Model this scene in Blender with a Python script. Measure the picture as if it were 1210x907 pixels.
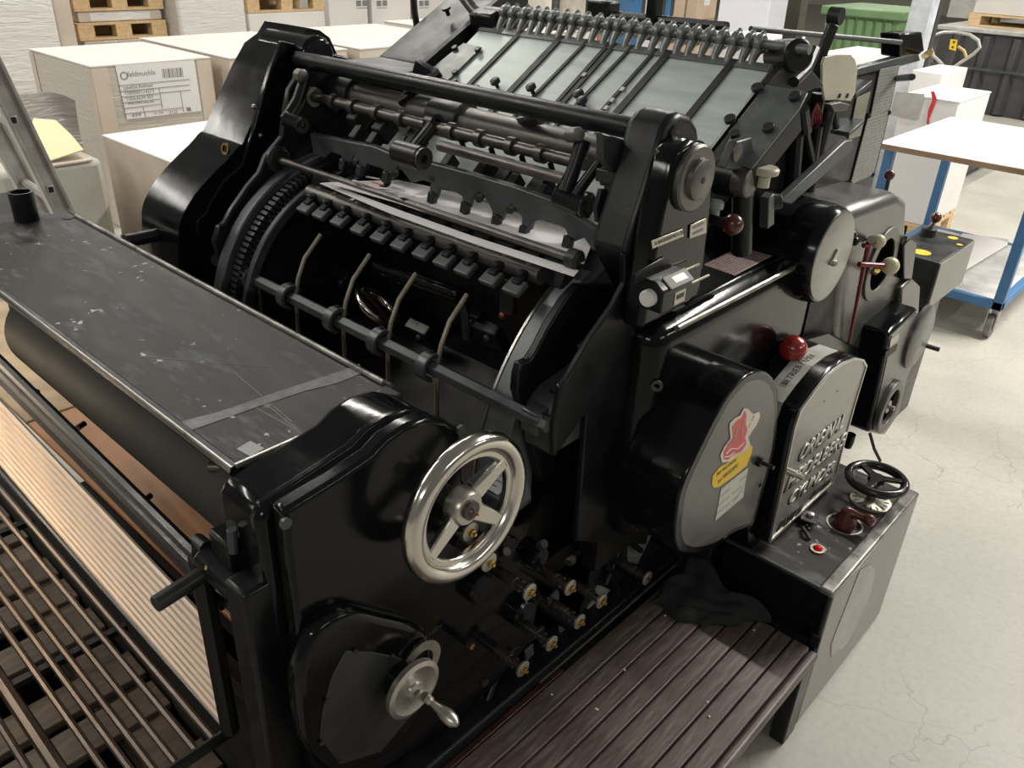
import bpy, bmesh, math, random
from mathutils import Vector, Matrix
random.seed(7)
for o in list(bpy.data.objects): bpy.data.objects.remove(o)
SC = bpy.context.scene
COL = SC.collection
# ---------------------------------------------------------------- camera
YAW, PIT, ROL, FPX, HC = math.radians(-41.636), math.radians(28.623), math.radians(2.4227), 978.85, 1.8
_f = Vector((math.sin(YAW)*math.cos(PIT), math.cos(YAW)*math.cos(PIT), -math.sin(PIT)))
_r0 = Vector((math.cos(YAW), -math.sin(YAW), 0)); _u0 = _r0.cross(_f)
_r = _r0*math.cos(ROL)+_u0*math.sin(ROL); _u = -_r0*math.sin(ROL)+_u0*math.cos(ROL)
CAM_O = Vector((0, 0, HC))
cam = bpy.data.cameras.new('camera'); cam_o = bpy.data.objects.new('camera', cam); COL.objects.link(cam_o)
cam_o.matrix_world = Matrix(((_r.x, _u.x, -_f.x, 0), (_r.y, _u.y, -_f.y, 0), (_r.z, _u.z, -_f.z, HC), (0, 0, 0, 1)))
cam.sensor_fit = 'HORIZONTAL'; cam.sensor_width = 36.0; cam.lens = 36.0*FPX/1210.0; cam.clip_start = 0.02; cam.clip_end = 200
SC.camera = cam_o
# ---------------------------------------------------------------- light
SC.view_settings.view_transform = 'Standard'; SC.view_settings.look = 'None'
SC.view_settings.gamma = 1.0; SC.view_settings.use_curve_mapping = False
SC.view_settings.exposure = 0.14
W = bpy.data.worlds.new('hall_light'); SC.world = W; W.use_nodes = True
W.node_tree.nodes['Background'].inputs[0].default_value = (1.0, 0.975, 0.93, 1)
W.node_tree.nodes['Background'].inputs[1].default_value = 0.12
def area_light(name, loc, sx, sy, power, col=(1, 0.96, 0.89), rz=0.0):
    l = bpy.data.lights.new(name, 'AREA'); l.shape = 'RECTANGLE'; l.size = sx; l.size_y = sy; l.energy = power; l.color = col
    o = bpy.data.objects.new(name, l); o.location = loc; o.rotation_euler = (0, 0, rz); COL.objects.link(o); return o
for lx, ly, sx, sy, pw in ((-9.0, -1.0, 0.24, 2.8, 120), (-9.0, 3.4, 0.24, 2.8, 120), (-9.0, 7.8, 0.24, 2.8, 120), (-9.0, 12.2, 0.24, 2.8, 120),
                           (-4.6, 3.4, 0.24, 2.8, 90), (-4.6, 7.8, 0.24, 2.8, 100), (-4.6, 12.2, 0.24, 2.8, 100), (-4.6, -1.0, 0.24, 2.8, 105), (-4.6, -5.4, 0.24, 2.8, 60),
                           (0.6, 5.6, 2.6, 0.2, 330), (0.6, 10.2, 2.6, 0.2, 190), (5.6, 2.5, 0.24, 2.8, 80), (5.6, 7.8, 0.24, 2.8, 90), (1.5, -4.6, 2.6, 0.2, 105)):
    area_light('fluorescent_tube_light', (lx, ly, 4.2), sx, sy, pw)
# ---------------------------------------------------------------- pixel helpers: a pixel gives a direction, the plane touched gives the distance
def ray(px, py): return _r*((px-605.0)/FPX)-_u*((py-453.5)/FPX)+_f
def onax(px, py, ax, v):
    d = ray(px, py); return CAM_O+d*((v-CAM_O[ax])/d[ax])
def PX(px, py, x): return onax(px, py, 0, x)
def PY(px, py, y): return onax(px, py, 1, y)
def PZ(px, py, z): return onax(px, py, 2, z)
def onplane(px, py, p, n):
    d = ray(px, py); n = Vector(n); return CAM_O+d*((Vector(p)-CAM_O).dot(n)/d.dot(n))
# ---------------------------------------------------------------- materials
def new_mat(name):
    m = bpy.data.materials.new(name); m.use_nodes = True; nt = m.node_tree
    return m, nt, nt.nodes['Principled BSDF']
def N(nt, t, **kw):
    n = nt.nodes.new(t)
    for k, v in kw.items():
        if k.startswith('i_'): n.inputs[k[2:].replace('_', ' ')].default_value = v
        else: setattr(n, k, v)
    return n
def ramp(nt, fac, stops):
    r = nt.nodes.new('ShaderNodeValToRGB'); e = r.color_ramp.elements
    while len(e) < len(stops): e.new(0.5)
    for el, (p, c) in zip(e, stops):
        el.position = p; el.color = c if len(c) == 4 else (*c, 1)
    nt.links.new(fac, r.inputs[0]); return r
def coords(nt, scale=(1, 1, 1)):
    tc = nt.nodes.new('ShaderNodeTexCoord'); mp = nt.nodes.new('ShaderNodeMapping'); mp.inputs['Scale'].default_value = scale
    nt.links.new(tc.outputs['Object'], mp.inputs[0]); return mp.outputs[0]
def mat(name, col, rough=0.5, metal=0.0, var=0.25, scale=8.0, rvar=0.12, bump=0.0, bscale=60.0, stretch=(1, 1, 1), coat=0.0, spec=0.5):
    m, nt, b = new_mat(name)
    v = coords(nt, stretch)
    n1 = N(nt, 'ShaderNodeTexNoise', i_Scale=scale, i_Detail=6.0, i_Roughness=0.62); nt.links.new(v, n1.inputs['Vector'])
    lo = tuple(max(0, c*(1-var)) for c in col); hi = tuple(min(1, c*(1+var)) for c in col)
    r = ramp(nt, n1.outputs['Fac'], [(0.3, lo), (0.7, hi)]); nt.links.new(r.outputs[0], b.inputs['Base Color'])
    r2 = ramp(nt, n1.outputs['Fac'], [(0.3, (max(0.02, rough-rvar),)*3), (0.7, (min(1, rough+rvar),)*3)]); nt.links.new(r2.outputs[0], b.inputs['Roughness'])
    b.inputs['Metallic'].default_value = metal; b.inputs['Coat Weight'].default_value = coat; b.inputs['Specular IOR Level'].default_value = spec
    if bump:
        n2 = N(nt, 'ShaderNodeTexNoise', i_Scale=bscale, i_Detail=4.0); nt.links.new(v, n2.inputs['Vector'])
        bp = N(nt, 'ShaderNodeBump', i_Strength=bump, i_Distance=0.01); nt.links.new(n2.outputs['Fac'], bp.inputs['Height']); nt.links.new(bp.outputs[0], b.inputs['Normal'])
    return m
M = {}
M['black'] = mat('black_enamel', (0.005, 0.0057, 0.0062), 0.15, 0, 0.4, 5, 0.06, 0.02, 30, spec=0.28)
M['satin'] = mat('black_satin_paint', (0.009, 0.010, 0.011), 0.33, 0, 0.4, 9, 0.1, 0.04, 50, spec=0.32)
M['void'] = mat('shade_black', (0.002, 0.002, 0.002), 0.9, 0, 0.2, 5, 0.05, spec=0.0)  # glossless black that paints the shade in openings and under the pallet
M['matte'] = mat('sooty_black', (0.004, 0.004, 0.0045), 0.55, 0, 0.4, 9, 0.1)
M['iron'] = mat('dark_oiled_iron', (0.028, 0.03, 0.031), 0.4, 0.35, 0.4, 14, 0.12, 0.05, 70)
M['guard_iron'] = mat('pale_grey_green_iron', (0.13, 0.145, 0.145), 0.4, 0.3, 0.3, 10, 0.1, 0.04, 60)
M['grey_iron'] = mat('grey_painted_iron', (0.07, 0.078, 0.08), 0.38, 0.35, 0.3, 10, 0.1, 0.04, 60)
M['drum'] = mat('dull_black_sheet', (0.018, 0.019, 0.018), 0.62, 0, 0.4, 6, 0.08, spec=0.3)
M['finger'] = mat('pale_bronze_rod', (0.34, 0.31, 0.24), 0.38, 0.6, 0.2, 20, 0.08)
M['olive'] = mat('olive_black_plate', (0.035, 0.036, 0.032), 0.42, 0.2, 0.25, 8, 0.08)
M['rod'] = mat('brown_grey_steel', (0.11, 0.1, 0.092), 0.38, 0.75, 0.35, 20, 0.1)
M['tube'] = mat('worn_tube_steel', (0.16, 0.15, 0.14), 0.42, 0.7, 0.25, 14, 0.1)
M['steel'] = mat('plain_steel', (0.42, 0.41, 0.38), 0.34, 0.9, 0.25, 18, 0.1)
M['chrome'] = mat('polished_wheel_metal', (0.72, 0.69, 0.62), 0.2, 1.0, 0.12, 6, 0.08)
M['alu'] = mat('dull_aluminium', (0.56, 0.53, 0.48), 0.36, 0.95, 0.12, 20, 0.08)
M['hook'] = mat('cast_grey_metal', (0.21, 0.22, 0.21), 0.42, 0.5, 0.25, 25, 0.1)
M['board'] = mat('pale_green_grey_sheet_metal', (0.58, 0.655, 0.62), 0.42, 0.15, 0.16, 5, 0.08, stretch=(1, 6, 6))
M['cover_face'] = mat('grey_satin_cover', (0.15, 0.15, 0.142), 0.34, 0.6, 0.22, 5, 0.07, stretch=(1, 1, 5))  # even half-metallic grey for the cover faces
M['guard_face'] = mat('brushed_grey_plate', (0.32, 0.32, 0.295), 0.36, 0.7, 0.18, 6, 0.07, stretch=(1, 1, 6))
M['brass'] = mat('brass', (0.72, 0.5, 0.16), 0.3, 1.0, 0.15, 20, 0.08)
M['washer'] = mat('nickel_washer', (0.44, 0.41, 0.34), 0.36, 0.75, 0.2, 25, 0.1)
M['red'] = mat('red_bakelite', (0.28, 0.022, 0.016), 0.22, 0, 0.15, 10, 0.05, coat=0.5)
M['dred'] = mat('dark_red_bakelite', (0.085, 0.017, 0.014), 0.26, 0, 0.2, 10, 0.06, coat=0.4)
M['stripe'] = mat('bright_red_stripe', (0.6, 0.03, 0.045), 0.5, 0, 0.08, 6)
M['redrod'] = mat('red_painted_rod', (0.2, 0.018, 0.028), 0.35, 0, 0.2, 10)
M['cream'] = mat('yellowed_cream_plastic', (0.58, 0.57, 0.36), 0.32, 0, 0.1, 10)
M['beige'] = mat('aged_beige_plastic', (0.5, 0.48, 0.37), 0.42, 0, 0.1, 6)
M['white'] = mat('white_paper', (0.72, 0.71, 0.69), 0.6, 0, 0.04, 3)
M['sheet'] = mat('printed_white_sheet', (0.93, 0.9, 0.9), 0.5, 0, 0.08, 6)
M['carton'] = mat('white_carton', (0.62, 0.59, 0.55), 0.6, 0, 0.06, 3)
M['kraft'] = mat('kraft_cardboard', (0.52, 0.4, 0.29), 0.7, 0, 0.1, 4)
M['tan'] = mat('tan_wrapped_cardboard', (0.56, 0.48, 0.4), 0.45, 0, 0.1, 3)
M['wood'] = mat('pale_pallet_wood', (0.62, 0.44, 0.24), 0.65, 0, 0.2, 6, 0.05, 0.1, 30, stretch=(1, 6, 6))
M['pallet_dark'] = mat('weathered_pallet_wood', (0.08, 0.062, 0.044), 0.6, 0, 0.6, 9, 0.05, 0.15, 40, stretch=(5, 1, 5))
M['orange_wood'] = mat('orange_brown_board', (0.5, 0.27, 0.14), 0.55, 0, 0.15, 8)
M['stick'] = mat('tan_delivery_rod', (0.52, 0.41, 0.32), 0.42, 0.15, 0.2, 12, 0.08, stretch=(1, 8, 8))
M['grille'] = mat('brown_grille_rod', (0.075, 0.06, 0.05), 0.38, 0.6, 0.35, 14, 0.1)
M['blue'] = mat('blue_painted_steel', (0.055, 0.17, 0.36), 0.4, 0, 0.12, 6)
M['yellow'] = mat('yellow_sticker', (0.8, 0.52, 0.03), 0.45, 0, 0.05, 6)
M['ink'] = mat('black_print', (0.02, 0.02, 0.02), 0.5, 0, 0.1, 6)
M['greyink'] = mat('grey_print', (0.22, 0.21, 0.22), 0.6, 0, 0.1, 6)
M['ladder'] = mat('ladder_aluminium', (0.5, 0.49, 0.46), 0.4, 0.5, 0.12, 10, 0.08)
M['green'] = mat('green_bin_plastic', (0.13, 0.23, 0.1), 0.45, 0, 0.12, 4)
M['yellow_card'] = mat('pale_yellow_card', (0.66, 0.61, 0.36), 0.6, 0, 0.06, 4)
M['grey_box'] = mat('beige_grey_plastic', (0.44, 0.43, 0.37), 0.5, 0, 0.08, 4)
M['gloss_plastic'] = mat('glossy_black_plastic', (0.012, 0.012, 0.013), 0.22, 0, 0.2, 8, 0.05)
M['rubber'] = mat('black_rubber', (0.02, 0.02, 0.021), 0.55, 0, 0.3, 20)
M['anthracite'] = mat('anthracite_steel', (0.055, 0.056, 0.058), 0.5, 0.2, 0.25, 3)
M['pale_lilac'] = mat('pale_lilac_wrap', (0.72, 0.72, 0.8), 0.5, 0, 0.05, 3)
M['rag'] = mat('dark_green_rag', (0.014, 0.018, 0.016), 0.9, 0, 0.3, 14, 0.05, 0.3, 60)
M['orange'] = mat('orange_paint', (0.75, 0.2, 0.03), 0.45, 0, 0.05, 5)
def wood_step():
    m, nt, b = new_mat('dark_stained_plank')
    v = coords(nt, (14, 1.6, 14))
    n = N(nt, 'ShaderNodeTexNoise', i_Scale=5.0, i_Detail=8.0, i_Roughness=0.65, i_Distortion=0.5); nt.links.new(v, n.inputs['Vector'])
    r = ramp(nt, n.outputs['Fac'], [(0.25, (0.045, 0.03, 0.026)), (0.5, (0.11, 0.082, 0.073)), (0.75, (0.22, 0.185, 0.17))])
    v2 = coords(nt); n2 = N(nt, 'ShaderNodeTexNoise', i_Scale=6.0, i_Detail=3.0); nt.links.new(v2, n2.inputs['Vector'])
    mx = N(nt, 'ShaderNodeMixRGB', blend_type='MULTIPLY', i_Fac=0.5); nt.links.new(r.outputs[0], mx.inputs[1])
    r3 = ramp(nt, n2.outputs['Fac'], [(0.35, (0.5, 0.45, 0.45)), (0.65, (1, 1, 1))]); nt.links.new(r3.outputs[0], mx.inputs[2])
    nt.links.new(mx.outputs[0], b.inputs['Base Color']); b.inputs['Roughness'].default_value = 0.42
    bp = N(nt, 'ShaderNodeBump', i_Strength=0.2, i_Distance=0.004); nt.links.new(n.outputs['Fac'], bp.inputs['Height']); nt.links.new(bp.outputs[0], b.inputs['Normal'])
    return m
M['plank'] = wood_step()
def floor_mat():
    m, nt, b = new_mat('worn_concrete')
    v = coords(nt)
    n1 = N(nt, 'ShaderNodeTexNoise', i_Scale=1.3, i_Detail=10.0, i_Roughness=0.6); nt.links.new(v, n1.inputs['Vector'])
    r1 = ramp(nt, n1.outputs['Fac'], [(0.3, (0.36, 0.345, 0.3)), (0.55, (0.44, 0.425, 0.375)), (0.75, (0.5, 0.485, 0.43))])
    dist = N(nt, 'ShaderNodeTexNoise', i_Scale=3.0, i_Detail=6.0); nt.links.new(v, dist.inputs['Vector'])
    mixv = N(nt, 'ShaderNodeMixRGB', blend_type='ADD', i_Fac=0.3); nt.links.new(v, mixv.inputs[1]); nt.links.new(dist.outputs['Color'], mixv.inputs[2])
    vo = N(nt, 'ShaderNodeTexVoronoi', feature='DISTANCE_TO_EDGE', i_Scale=3.6); nt.links.new(mixv.outputs[0], vo.inputs['Vector'])
    rc = ramp(nt, vo.outputs['Distance'], [(0.0, (0, 0, 0)), (0.006, (1, 1, 1))])
    gate = N(nt, 'ShaderNodeTexNoise', i_Scale=1.1, i_Detail=2.0); nt.links.new(v, gate.inputs['Vector'])
    rg = ramp(nt, gate.outputs['Fac'], [(0.44, (0, 0, 0)), (0.56, (0.55, 0.55, 0.55))])
    inv = N(nt, 'ShaderNodeInvert'); nt.links.new(rc.outputs[0], inv.inputs['Color'])
    ml = N(nt, 'ShaderNodeMath', operation='MULTIPLY'); nt.links.new(inv.outputs[0], ml.inputs[0]); nt.links.new(rg.outputs[0], ml.inputs[1])
    mx = N(nt, 'ShaderNodeMixRGB', blend_type='MIX'); nt.links.new(ml.outputs[0], mx.inputs['Fac']); nt.links.new(r1.outputs[0], mx.inputs[1]); mx.inputs[2].default_value = (0.17, 0.155, 0.13, 1)
    sp = N(nt, 'ShaderNodeTexNoise', i_Scale=55.0, i_Detail=3.0); nt.links.new(v, sp.inputs['Vector'])
    rs = ramp(nt, sp.outputs['Fac'], [(0.3, (0.86, 0.86, 0.86)), (0.6, (1, 1, 1))])
    m2 = N(nt, 'ShaderNodeMixRGB', blend_type='MULTIPLY', i_Fac=0.7); nt.links.new(mx.outputs[0], m2.inputs[1]); nt.links.new(rs.outputs[0], m2.inputs[2])
    nt.links.new(m2.outputs[0], b.inputs['Base Color'])
    rr = ramp(nt, n1.outputs['Fac'], [(0.3, (0.38,)*3), (0.7, (0.62,)*3)]); nt.links.new(rr.outputs[0], b.inputs['Roughness'])
    return m
M['floor'] = floor_mat()
def top_mat():
    m, nt, b = new_mat('scuffed_dark_cover_sheet')
    v = coords(nt)
    n1 = N(nt, 'ShaderNodeTexNoise', i_Scale=2.5, i_Detail=8.0, i_Roughness=0.7); nt.links.new(coords(nt, (1.6, 6, 1)), n1.inputs['Vector'])
    r1 = ramp(nt, n1.outputs['Fac'], [(0.35, (0.018, 0.015, 0.014)), (0.53, (0.036, 0.032, 0.03)), (0.68, (0.15, 0.16, 0.165))])
    n2 = N(nt, 'ShaderNodeTexNoise', i_Scale=46.0, i_Detail=2.0); nt.links.new(v, n2.inputs['Vector'])
    r2 = ramp(nt, n2.outputs['Fac'], [(0.665, (0, 0, 0)), (0.70, (1, 1, 1))])
    n3 = N(nt, 'ShaderNodeTexNoise', i_Scale=5.0, i_Detail=3.0); nt.links.new(v, n3.inputs['Vector'])
    r3 = ramp(nt, n3.outputs['Fac'], [(0.5, (0, 0, 0)), (0.62, (1, 1, 1))])
    mm = N(nt, 'ShaderNodeMath', operation='MULTIPLY'); nt.links.new(r2.outputs[0], mm.inputs[0]); nt.links.new(r3.outputs[0], mm.inputs[1])
    mx = N(nt, 'ShaderNodeMixRGB'); nt.links.new(mm.outputs[0], mx.inputs['Fac']); nt.links.new(r1.outputs[0], mx.inputs[1]); mx.inputs[2].default_value = (0.5, 0.49, 0.46, 1)
    nt.links.new(mx.outputs[0], b.inputs['Base Color'])
    rr = ramp(nt, n1.outputs['Fac'], [(0.35, (0.36,)*3), (0.7, (0.6,)*3)]); nt.links.new(rr.outputs[0], b.inputs['Roughness']); b.inputs['Specular IOR Level'].default_value = 0.2
    return m
M['top'] = top_mat()
def print_mat(name, paper, ink, rows=90.0, axis=2, along=1, cover=0.5):
    # rows of small unreadable print, as on the instruction plates
    m, nt, b = new_mat(name)
    tc = nt.nodes.new('ShaderNodeTexCoord'); sx = nt.nodes.new('ShaderNodeSeparateXYZ'); nt.links.new(tc.outputs['Object'], sx.inputs[0])
    ml = N(nt, 'ShaderNodeMath', operation='MULTIPLY'); nt.links.new(sx.outputs[axis], ml.inputs[0]); ml.inputs[1].default_value = rows
    fr = N(nt, 'ShaderNodeMath', operation='FRACT'); nt.links.new(ml.outputs[0], fr.inputs[0])
    gt = N(nt, 'ShaderNodeMath', operation='GREATER_THAN'); nt.links.new(fr.outputs[0], gt.inputs[0]); gt.inputs[1].default_value = 1-cover
    sc = [12.0, 12.0, 12.0]; sc[axis] = rows*0.5; sc[along] = rows*1.3
    n = N(nt, 'ShaderNodeTexNoise', i_Scale=1.0, i_Detail=2.0); nt.links.new(coords(nt, tuple(sc)), n.inputs['Vector'])
    g2 = N(nt, 'ShaderNodeMath', operation='GREATER_THAN'); nt.links.new(n.outputs['Fac'], g2.inputs[0]); g2.inputs[1].default_value = 0.47
    mm = N(nt, 'ShaderNodeMath', operation='MULTIPLY'); nt.links.new(gt.outputs[0], mm.inputs[0]); nt.links.new(g2.outputs[0], mm.inputs[1])
    mx = N(nt, 'ShaderNodeMixRGB'); nt.links.new(mm.outputs[0], mx.inputs['Fac']); mx.inputs[1].default_value = (*paper, 1); mx.inputs[2].default_value = (*ink, 1)
    nt.links.new(mx.outputs[0], b.inputs['Base Color']); b.inputs['Roughness'].default_value = 0.45
    return m
M['plate_print'] = print_mat('engraved_instruction_plate', (0.3, 0.3, 0.285), (0.19, 0.19, 0.185), 110.0)
M['red_print'] = print_mat('worn_red_printed_plate', (0.4, 0.34, 0.33), (0.25, 0.11, 0.11), 110.0, axis=0, along=1)
M['note_print'] = print_mat('handwritten_note', (0.55, 0.54, 0.46), (0.35, 0.35, 0.32), 45.0, cover=0.3)
def film_mat(name, col, strength=1.0):
    # crinkled stretch film over a load: fine relief only
    m, nt, b = new_mat(name)
    n = N(nt, 'ShaderNodeTexNoise', i_Scale=4.0, i_Detail=6.0, i_Distortion=1.2); nt.links.new(coords(nt, (1.2, 1.2, 7)), n.inputs['Vector'])
    bp = N(nt, 'ShaderNodeBump', i_Strength=strength, i_Distance=0.012); nt.links.new(n.outputs['Fac'], bp.inputs['Height']); nt.links.new(bp.outputs[0], b.inputs['Normal'])
    b.inputs['Base Color'].default_value = (*col, 1); b.inputs['Roughness'].default_value = 0.18
    return m
M['film'] = film_mat('crinkled_white_stretch_film', (0.7, 0.69, 0.66))
M['film_tan'] = film_mat('stretch_film_over_tan_card', (0.5, 0.46, 0.4), 0.5)
M['film_grey'] = film_mat('loose_grey_film', (0.3, 0.28, 0.25), 0.9)  # even grey film colour for loose wrapping
def lamp_mat():
    m, nt, b = new_mat('red_pilot_lens'); b.inputs['Base Color'].default_value = (0.5, 0.005, 0.01, 1); b.inputs['Roughness'].default_value = 0.1
    b.inputs['Emission Color'].default_value = (0.8, 0.01, 0.02, 1); b.inputs['Emission Strength'].default_value = 0.06; return m
M['redlamp'] = lamp_mat()
# ---------------------------------------------------------------- mesh building
def basis(axis):
    a = Vector(axis).normalized(); t = Vector((0, 0, 1)) if abs(a.z) < 0.9 else Vector((1, 0, 0))
    u = a.cross(t).normalized(); return a, u, a.cross(u).normalized()
class MB:
    def __init__(s): s.v = []; s.f = []
    def add(s, vs, fs):
        k = len(s.v); s.v += [tuple(p) for p in vs]; s.f += [tuple(i+k for i in f) for f in fs]; return s
    def box(s, x0, x1, y0, y1, z0, z1):
        return s.add([(x0,y0,z0),(x1,y0,z0),(x1,y1,z0),(x0,y1,z0),(x0,y0,z1),(x1,y0,z1),(x1,y1,z1),(x0,y1,z1)],
                     [(3,2,1,0),(4,5,6,7),(0,1,5,4),(1,2,6,5),(2,3,7,6),(3,0,4,7)])
    def obox(s, c, ux, uy, uz):
        c, ux, uy, uz = Vector(c), Vector(ux), Vector(uy), Vector(uz)   # half vectors
        vs = [c+a*ux+b*uy+d*uz for d in (-1, 1) for (a, b) in ((-1,-1),(1,-1),(1,1),(-1,1))]
        return s.add(vs, [(3,2,1,0),(4,5,6,7),(0,1,5,4),(1,2,6,5),(2,3,7,6),(3,0,4,7)])
    def prism(s, pts, vec):
        n = len(pts); vec = Vector(vec); pts = [Vector(p) for p in pts]
        nrm = Vector((0, 0, 0))
        for i in range(n): nrm += (pts[i]).cross(pts[(i+1) % n])
        if nrm.dot(vec) < 0: pts = pts[::-1]
        return s.add(pts+[p+vec for p in pts], [tuple(range(n))[::-1], tuple(range(n, 2*n))]+[(i, (i+1) % n, n+(i+1) % n, n+i) for i in range(n)])
    def prx(s, yz, x0, x1):
        return s.prism([(x0, y, z) for y, z in yz], (x1-x0, 0, 0))
    def tube(s, path, r, n=10, closed=False):
        path = [Vector(p) for p in path]; m = len(path); rs = r if isinstance(r, (list, tuple)) else [r]*m
        ring = []; prev = None
        for i, p in enumerate(path):
            if closed: d = path[(i+1) % m]-path[i-1]
            else: d = path[min(i+1, m-1)]-path[max(i-1, 0)]
            d.normalize()
            if prev is None: _, u, w = basis(d)
            else:
                u = prev-d*prev.dot(d); u.normalize(); w = d.cross(u)
            prev = u
            ring.append([p+(u*math.cos(2*math.pi*k/n)+w*math.sin(2*math.pi*k/n))*rs[i] for k in range(n)])
        vs = [q for rg in ring for q in rg]; fs = []
        for i in range(m if closed else m-1):
            a, b = i*n, ((i+1) % m)*n
            fs += [(a+k, a+(k+1) % n, b+(k+1) % n, b+k) for k in range(n)]
        if not closed: fs += [tuple(range(n))[::-1], tuple(range((m-1)*n, m*n))]
        return s.add(vs, fs)
    def cyl(s, p0, p1, r, n=20, r1=None): return s.tube([p0, p1], [r, r if r1 is None else r1], n)
    def lathe(s, c, axis, prof, n=28):
        # prof: (radius, height along axis); closed by caps when radius > 0 at the ends
        a, u, w = basis(axis); c = Vector(c); vs = []; fs = []; m = len(prof)
        for r, h in prof: vs += [c+a*h+(u*math.cos(2*math.pi*k/n)+w*math.sin(2*math.pi*k/n))*max(r, 1e-5) for k in range(n)]
        for i in range(m-1): fs += [(i*n+k, i*n+(k+1) % n, (i+1)*n+(k+1) % n, (i+1)*n+k) for k in range(n)]
        fs += [tuple(range(n))[::-1], tuple(range((m-1)*n, m*n))]
        return s.add(vs, fs)
    def ring(s, c, axis, r0, r1, h, n=36):
        # flat annulus with thickness
        a, u, w = basis(axis); c = Vector(c); vs = []; fs = []
        for r, hh in ((r0, 0), (r1, 0), (r1, h), (r0, h)): vs += [c+a*hh+(u*math.cos(2*math.pi*k/n)+w*math.sin(2*math.pi*k/n))*r for k in range(n)]
        for i in range(4):
            j = (i+1) % 4; fs += [(i*n+k, i*n+(k+1) % n, j*n+(k+1) % n, j*n+k) for k in range(n)]
        return s.add(vs, fs)
    def torus(s, c, axis, R, r, n=40, m=12):
        a, u, w = basis(axis); c = Vector(c)
        return s.tube([c+(u*math.cos(2*math.pi*k/n)+w*math.sin(2*math.pi*k/n))*R for k in range(n)], r, m, True)
    def ball(s, c, r, n=16, sc=(1, 1, 1)):
        c = Vector(c); vs = []; fs = []; m = n//2
        for i in range(1, m):
            t = math.pi*i/m
            vs += [c+Vector((r*sc[0]*math.sin(t)*math.cos(2*math.pi*k/n), r*sc[1]*math.sin(t)*math.sin(2*math.pi*k/n), r*sc[2]*math.cos(t))) for k in range(n)]
        top, bot = len(vs), len(vs)+1; vs += [c+Vector((0, 0, r*sc[2])), c-Vector((0, 0, r*sc[2]))]
        for i in range(m-2): fs += [(i*n+k, (i+1)*n+k, (i+1)*n+(k+1) % n, i*n+(k+1) % n) for k in range(n)]
        fs += [(top, k, (k+1) % n) for k in range(n)]+[(bot, (m-2)*n+(k+1) % n, (m-2)*n+k) for k in range(n)]
        return s.add(vs, fs)
    def build(s, name, m, parent=None, bevel=0.0, seg=2, smooth=True, ang=35, label=None, kind=None, cat=None, group=None):
        me = bpy.data.meshes.new(name)
        xs = [p[0] for p in s.v]; ys = [p[1] for p in s.v]; zs = [p[2] for p in s.v]
        c = Vector(((min(xs)+max(xs))/2, (min(ys)+max(ys))/2, min(zs)))
        me.from_pydata([(p[0]-c.x, p[1]-c.y, p[2]-c.z) for p in s.v], [], s.f); me.validate(); me.update()
        bm = bmesh.new(); bm.from_mesh(me); bmesh.ops.recalc_face_normals(bm, faces=bm.faces); bm.to_mesh(me); bm.free()
        if smooth:
            me.polygons.foreach_set('use_smooth', [True]*len(me.polygons)); me.set_sharp_from_angle(angle=math.radians(ang))
        me.materials.append(M[m] if isinstance(m, str) else m)
        return link_mesh(name, me, c, parent, bevel, seg, label, kind, cat, group)
WL = {}
def link_mesh(name, me, c, parent=None, bevel=0.0, seg=2, label=None, kind=None, cat=None, group=None):
    o = bpy.data.objects.new(name, me); COL.objects.link(o); c = Vector(c)
    WL[o.name] = c
    if parent is not None: o.parent = parent; o.location = c-WL[parent.name]
    else: o.location = c
    if bevel:
        b = o.modifiers.new('bevel', 'BEVEL'); b.width = bevel; b.segments = seg; b.limit_method = 'ANGLE'; b.angle_limit = math.radians(40); b.harden_normals = False
    if label: o['label'] = label
    if kind: o['kind'] = kind
    if cat: o['category'] = cat
    if group: o['group'] = group
    return o
def thing(name, loc, label, cat, group=None):
    o = bpy.data.objects.new(name, None); COL.objects.link(o); o.location = loc; o.empty_display_size = 0.1; WL[o.name] = Vector(loc)
    o['label'] = label; o['category'] = cat
    if group: o['group'] = group
    return o
def dup(o, delta, parent=None, keep_group=True):
    # copy of a mesh object sharing its data, moved by delta
    c = o.copy(); COL.objects.link(c); w = WL[o.name]+Vector(delta); WL[c.name] = w
    p = parent if parent is not None else o.parent
    c.parent = p; c.location = w-(WL[p.name] if p is not None else Vector((0, 0, 0)))
    for ch in list(o.children): dup(ch, delta, c)
    return c
def text(name, body, m, parent, origin, xd, yd, size, extrude=0.0008, shear=0.0, align='LEFT', wide=1.0, off=0.0):
    cu = bpy.data.curves.new('t', 'FONT'); cu.body = body; cu.size = 1.0; cu.extrude = 0.0; cu.align_x = align; cu.shear = shear; cu.resolution_u = 2; cu.offset = off
    to = bpy.data.objects.new('t', cu); COL.objects.link(to)
    bpy.context.view_layer.update()
    me = bpy.data.meshes.new_from_object(to.evaluated_get(bpy.context.evaluated_depsgraph_get())); bpy.data.objects.remove(to); bpy.data.curves.remove(cu)
    xd = Vector(xd).normalized()*size*wide; yd = Vector(yd).normalized()*size; nz = xd.cross(yd).normalized()
    bm = bmesh.new(); bm.from_mesh(me)
    if extrude:
        g = bmesh.ops.extrude_face_region(bm, geom=bm.faces[:]); bmesh.ops.translate(bm, verts=[e for e in g['geom'] if isinstance(e, bmesh.types.BMVert)], vec=(0, 0, 1))
    og = Vector(origin)
    vs = []
    for v in bm.verts: v.co = xd*v.co.x+yd*v.co.y+nz*(extrude*v.co.z)
    if len(bm.verts) == 0: bm.free(); return None
    bm.to_mesh(me); bm.free(); me.materials.clear(); me.materials.append(M[m])
    me.name = name
    return link_mesh(name, me, og, parent)
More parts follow.
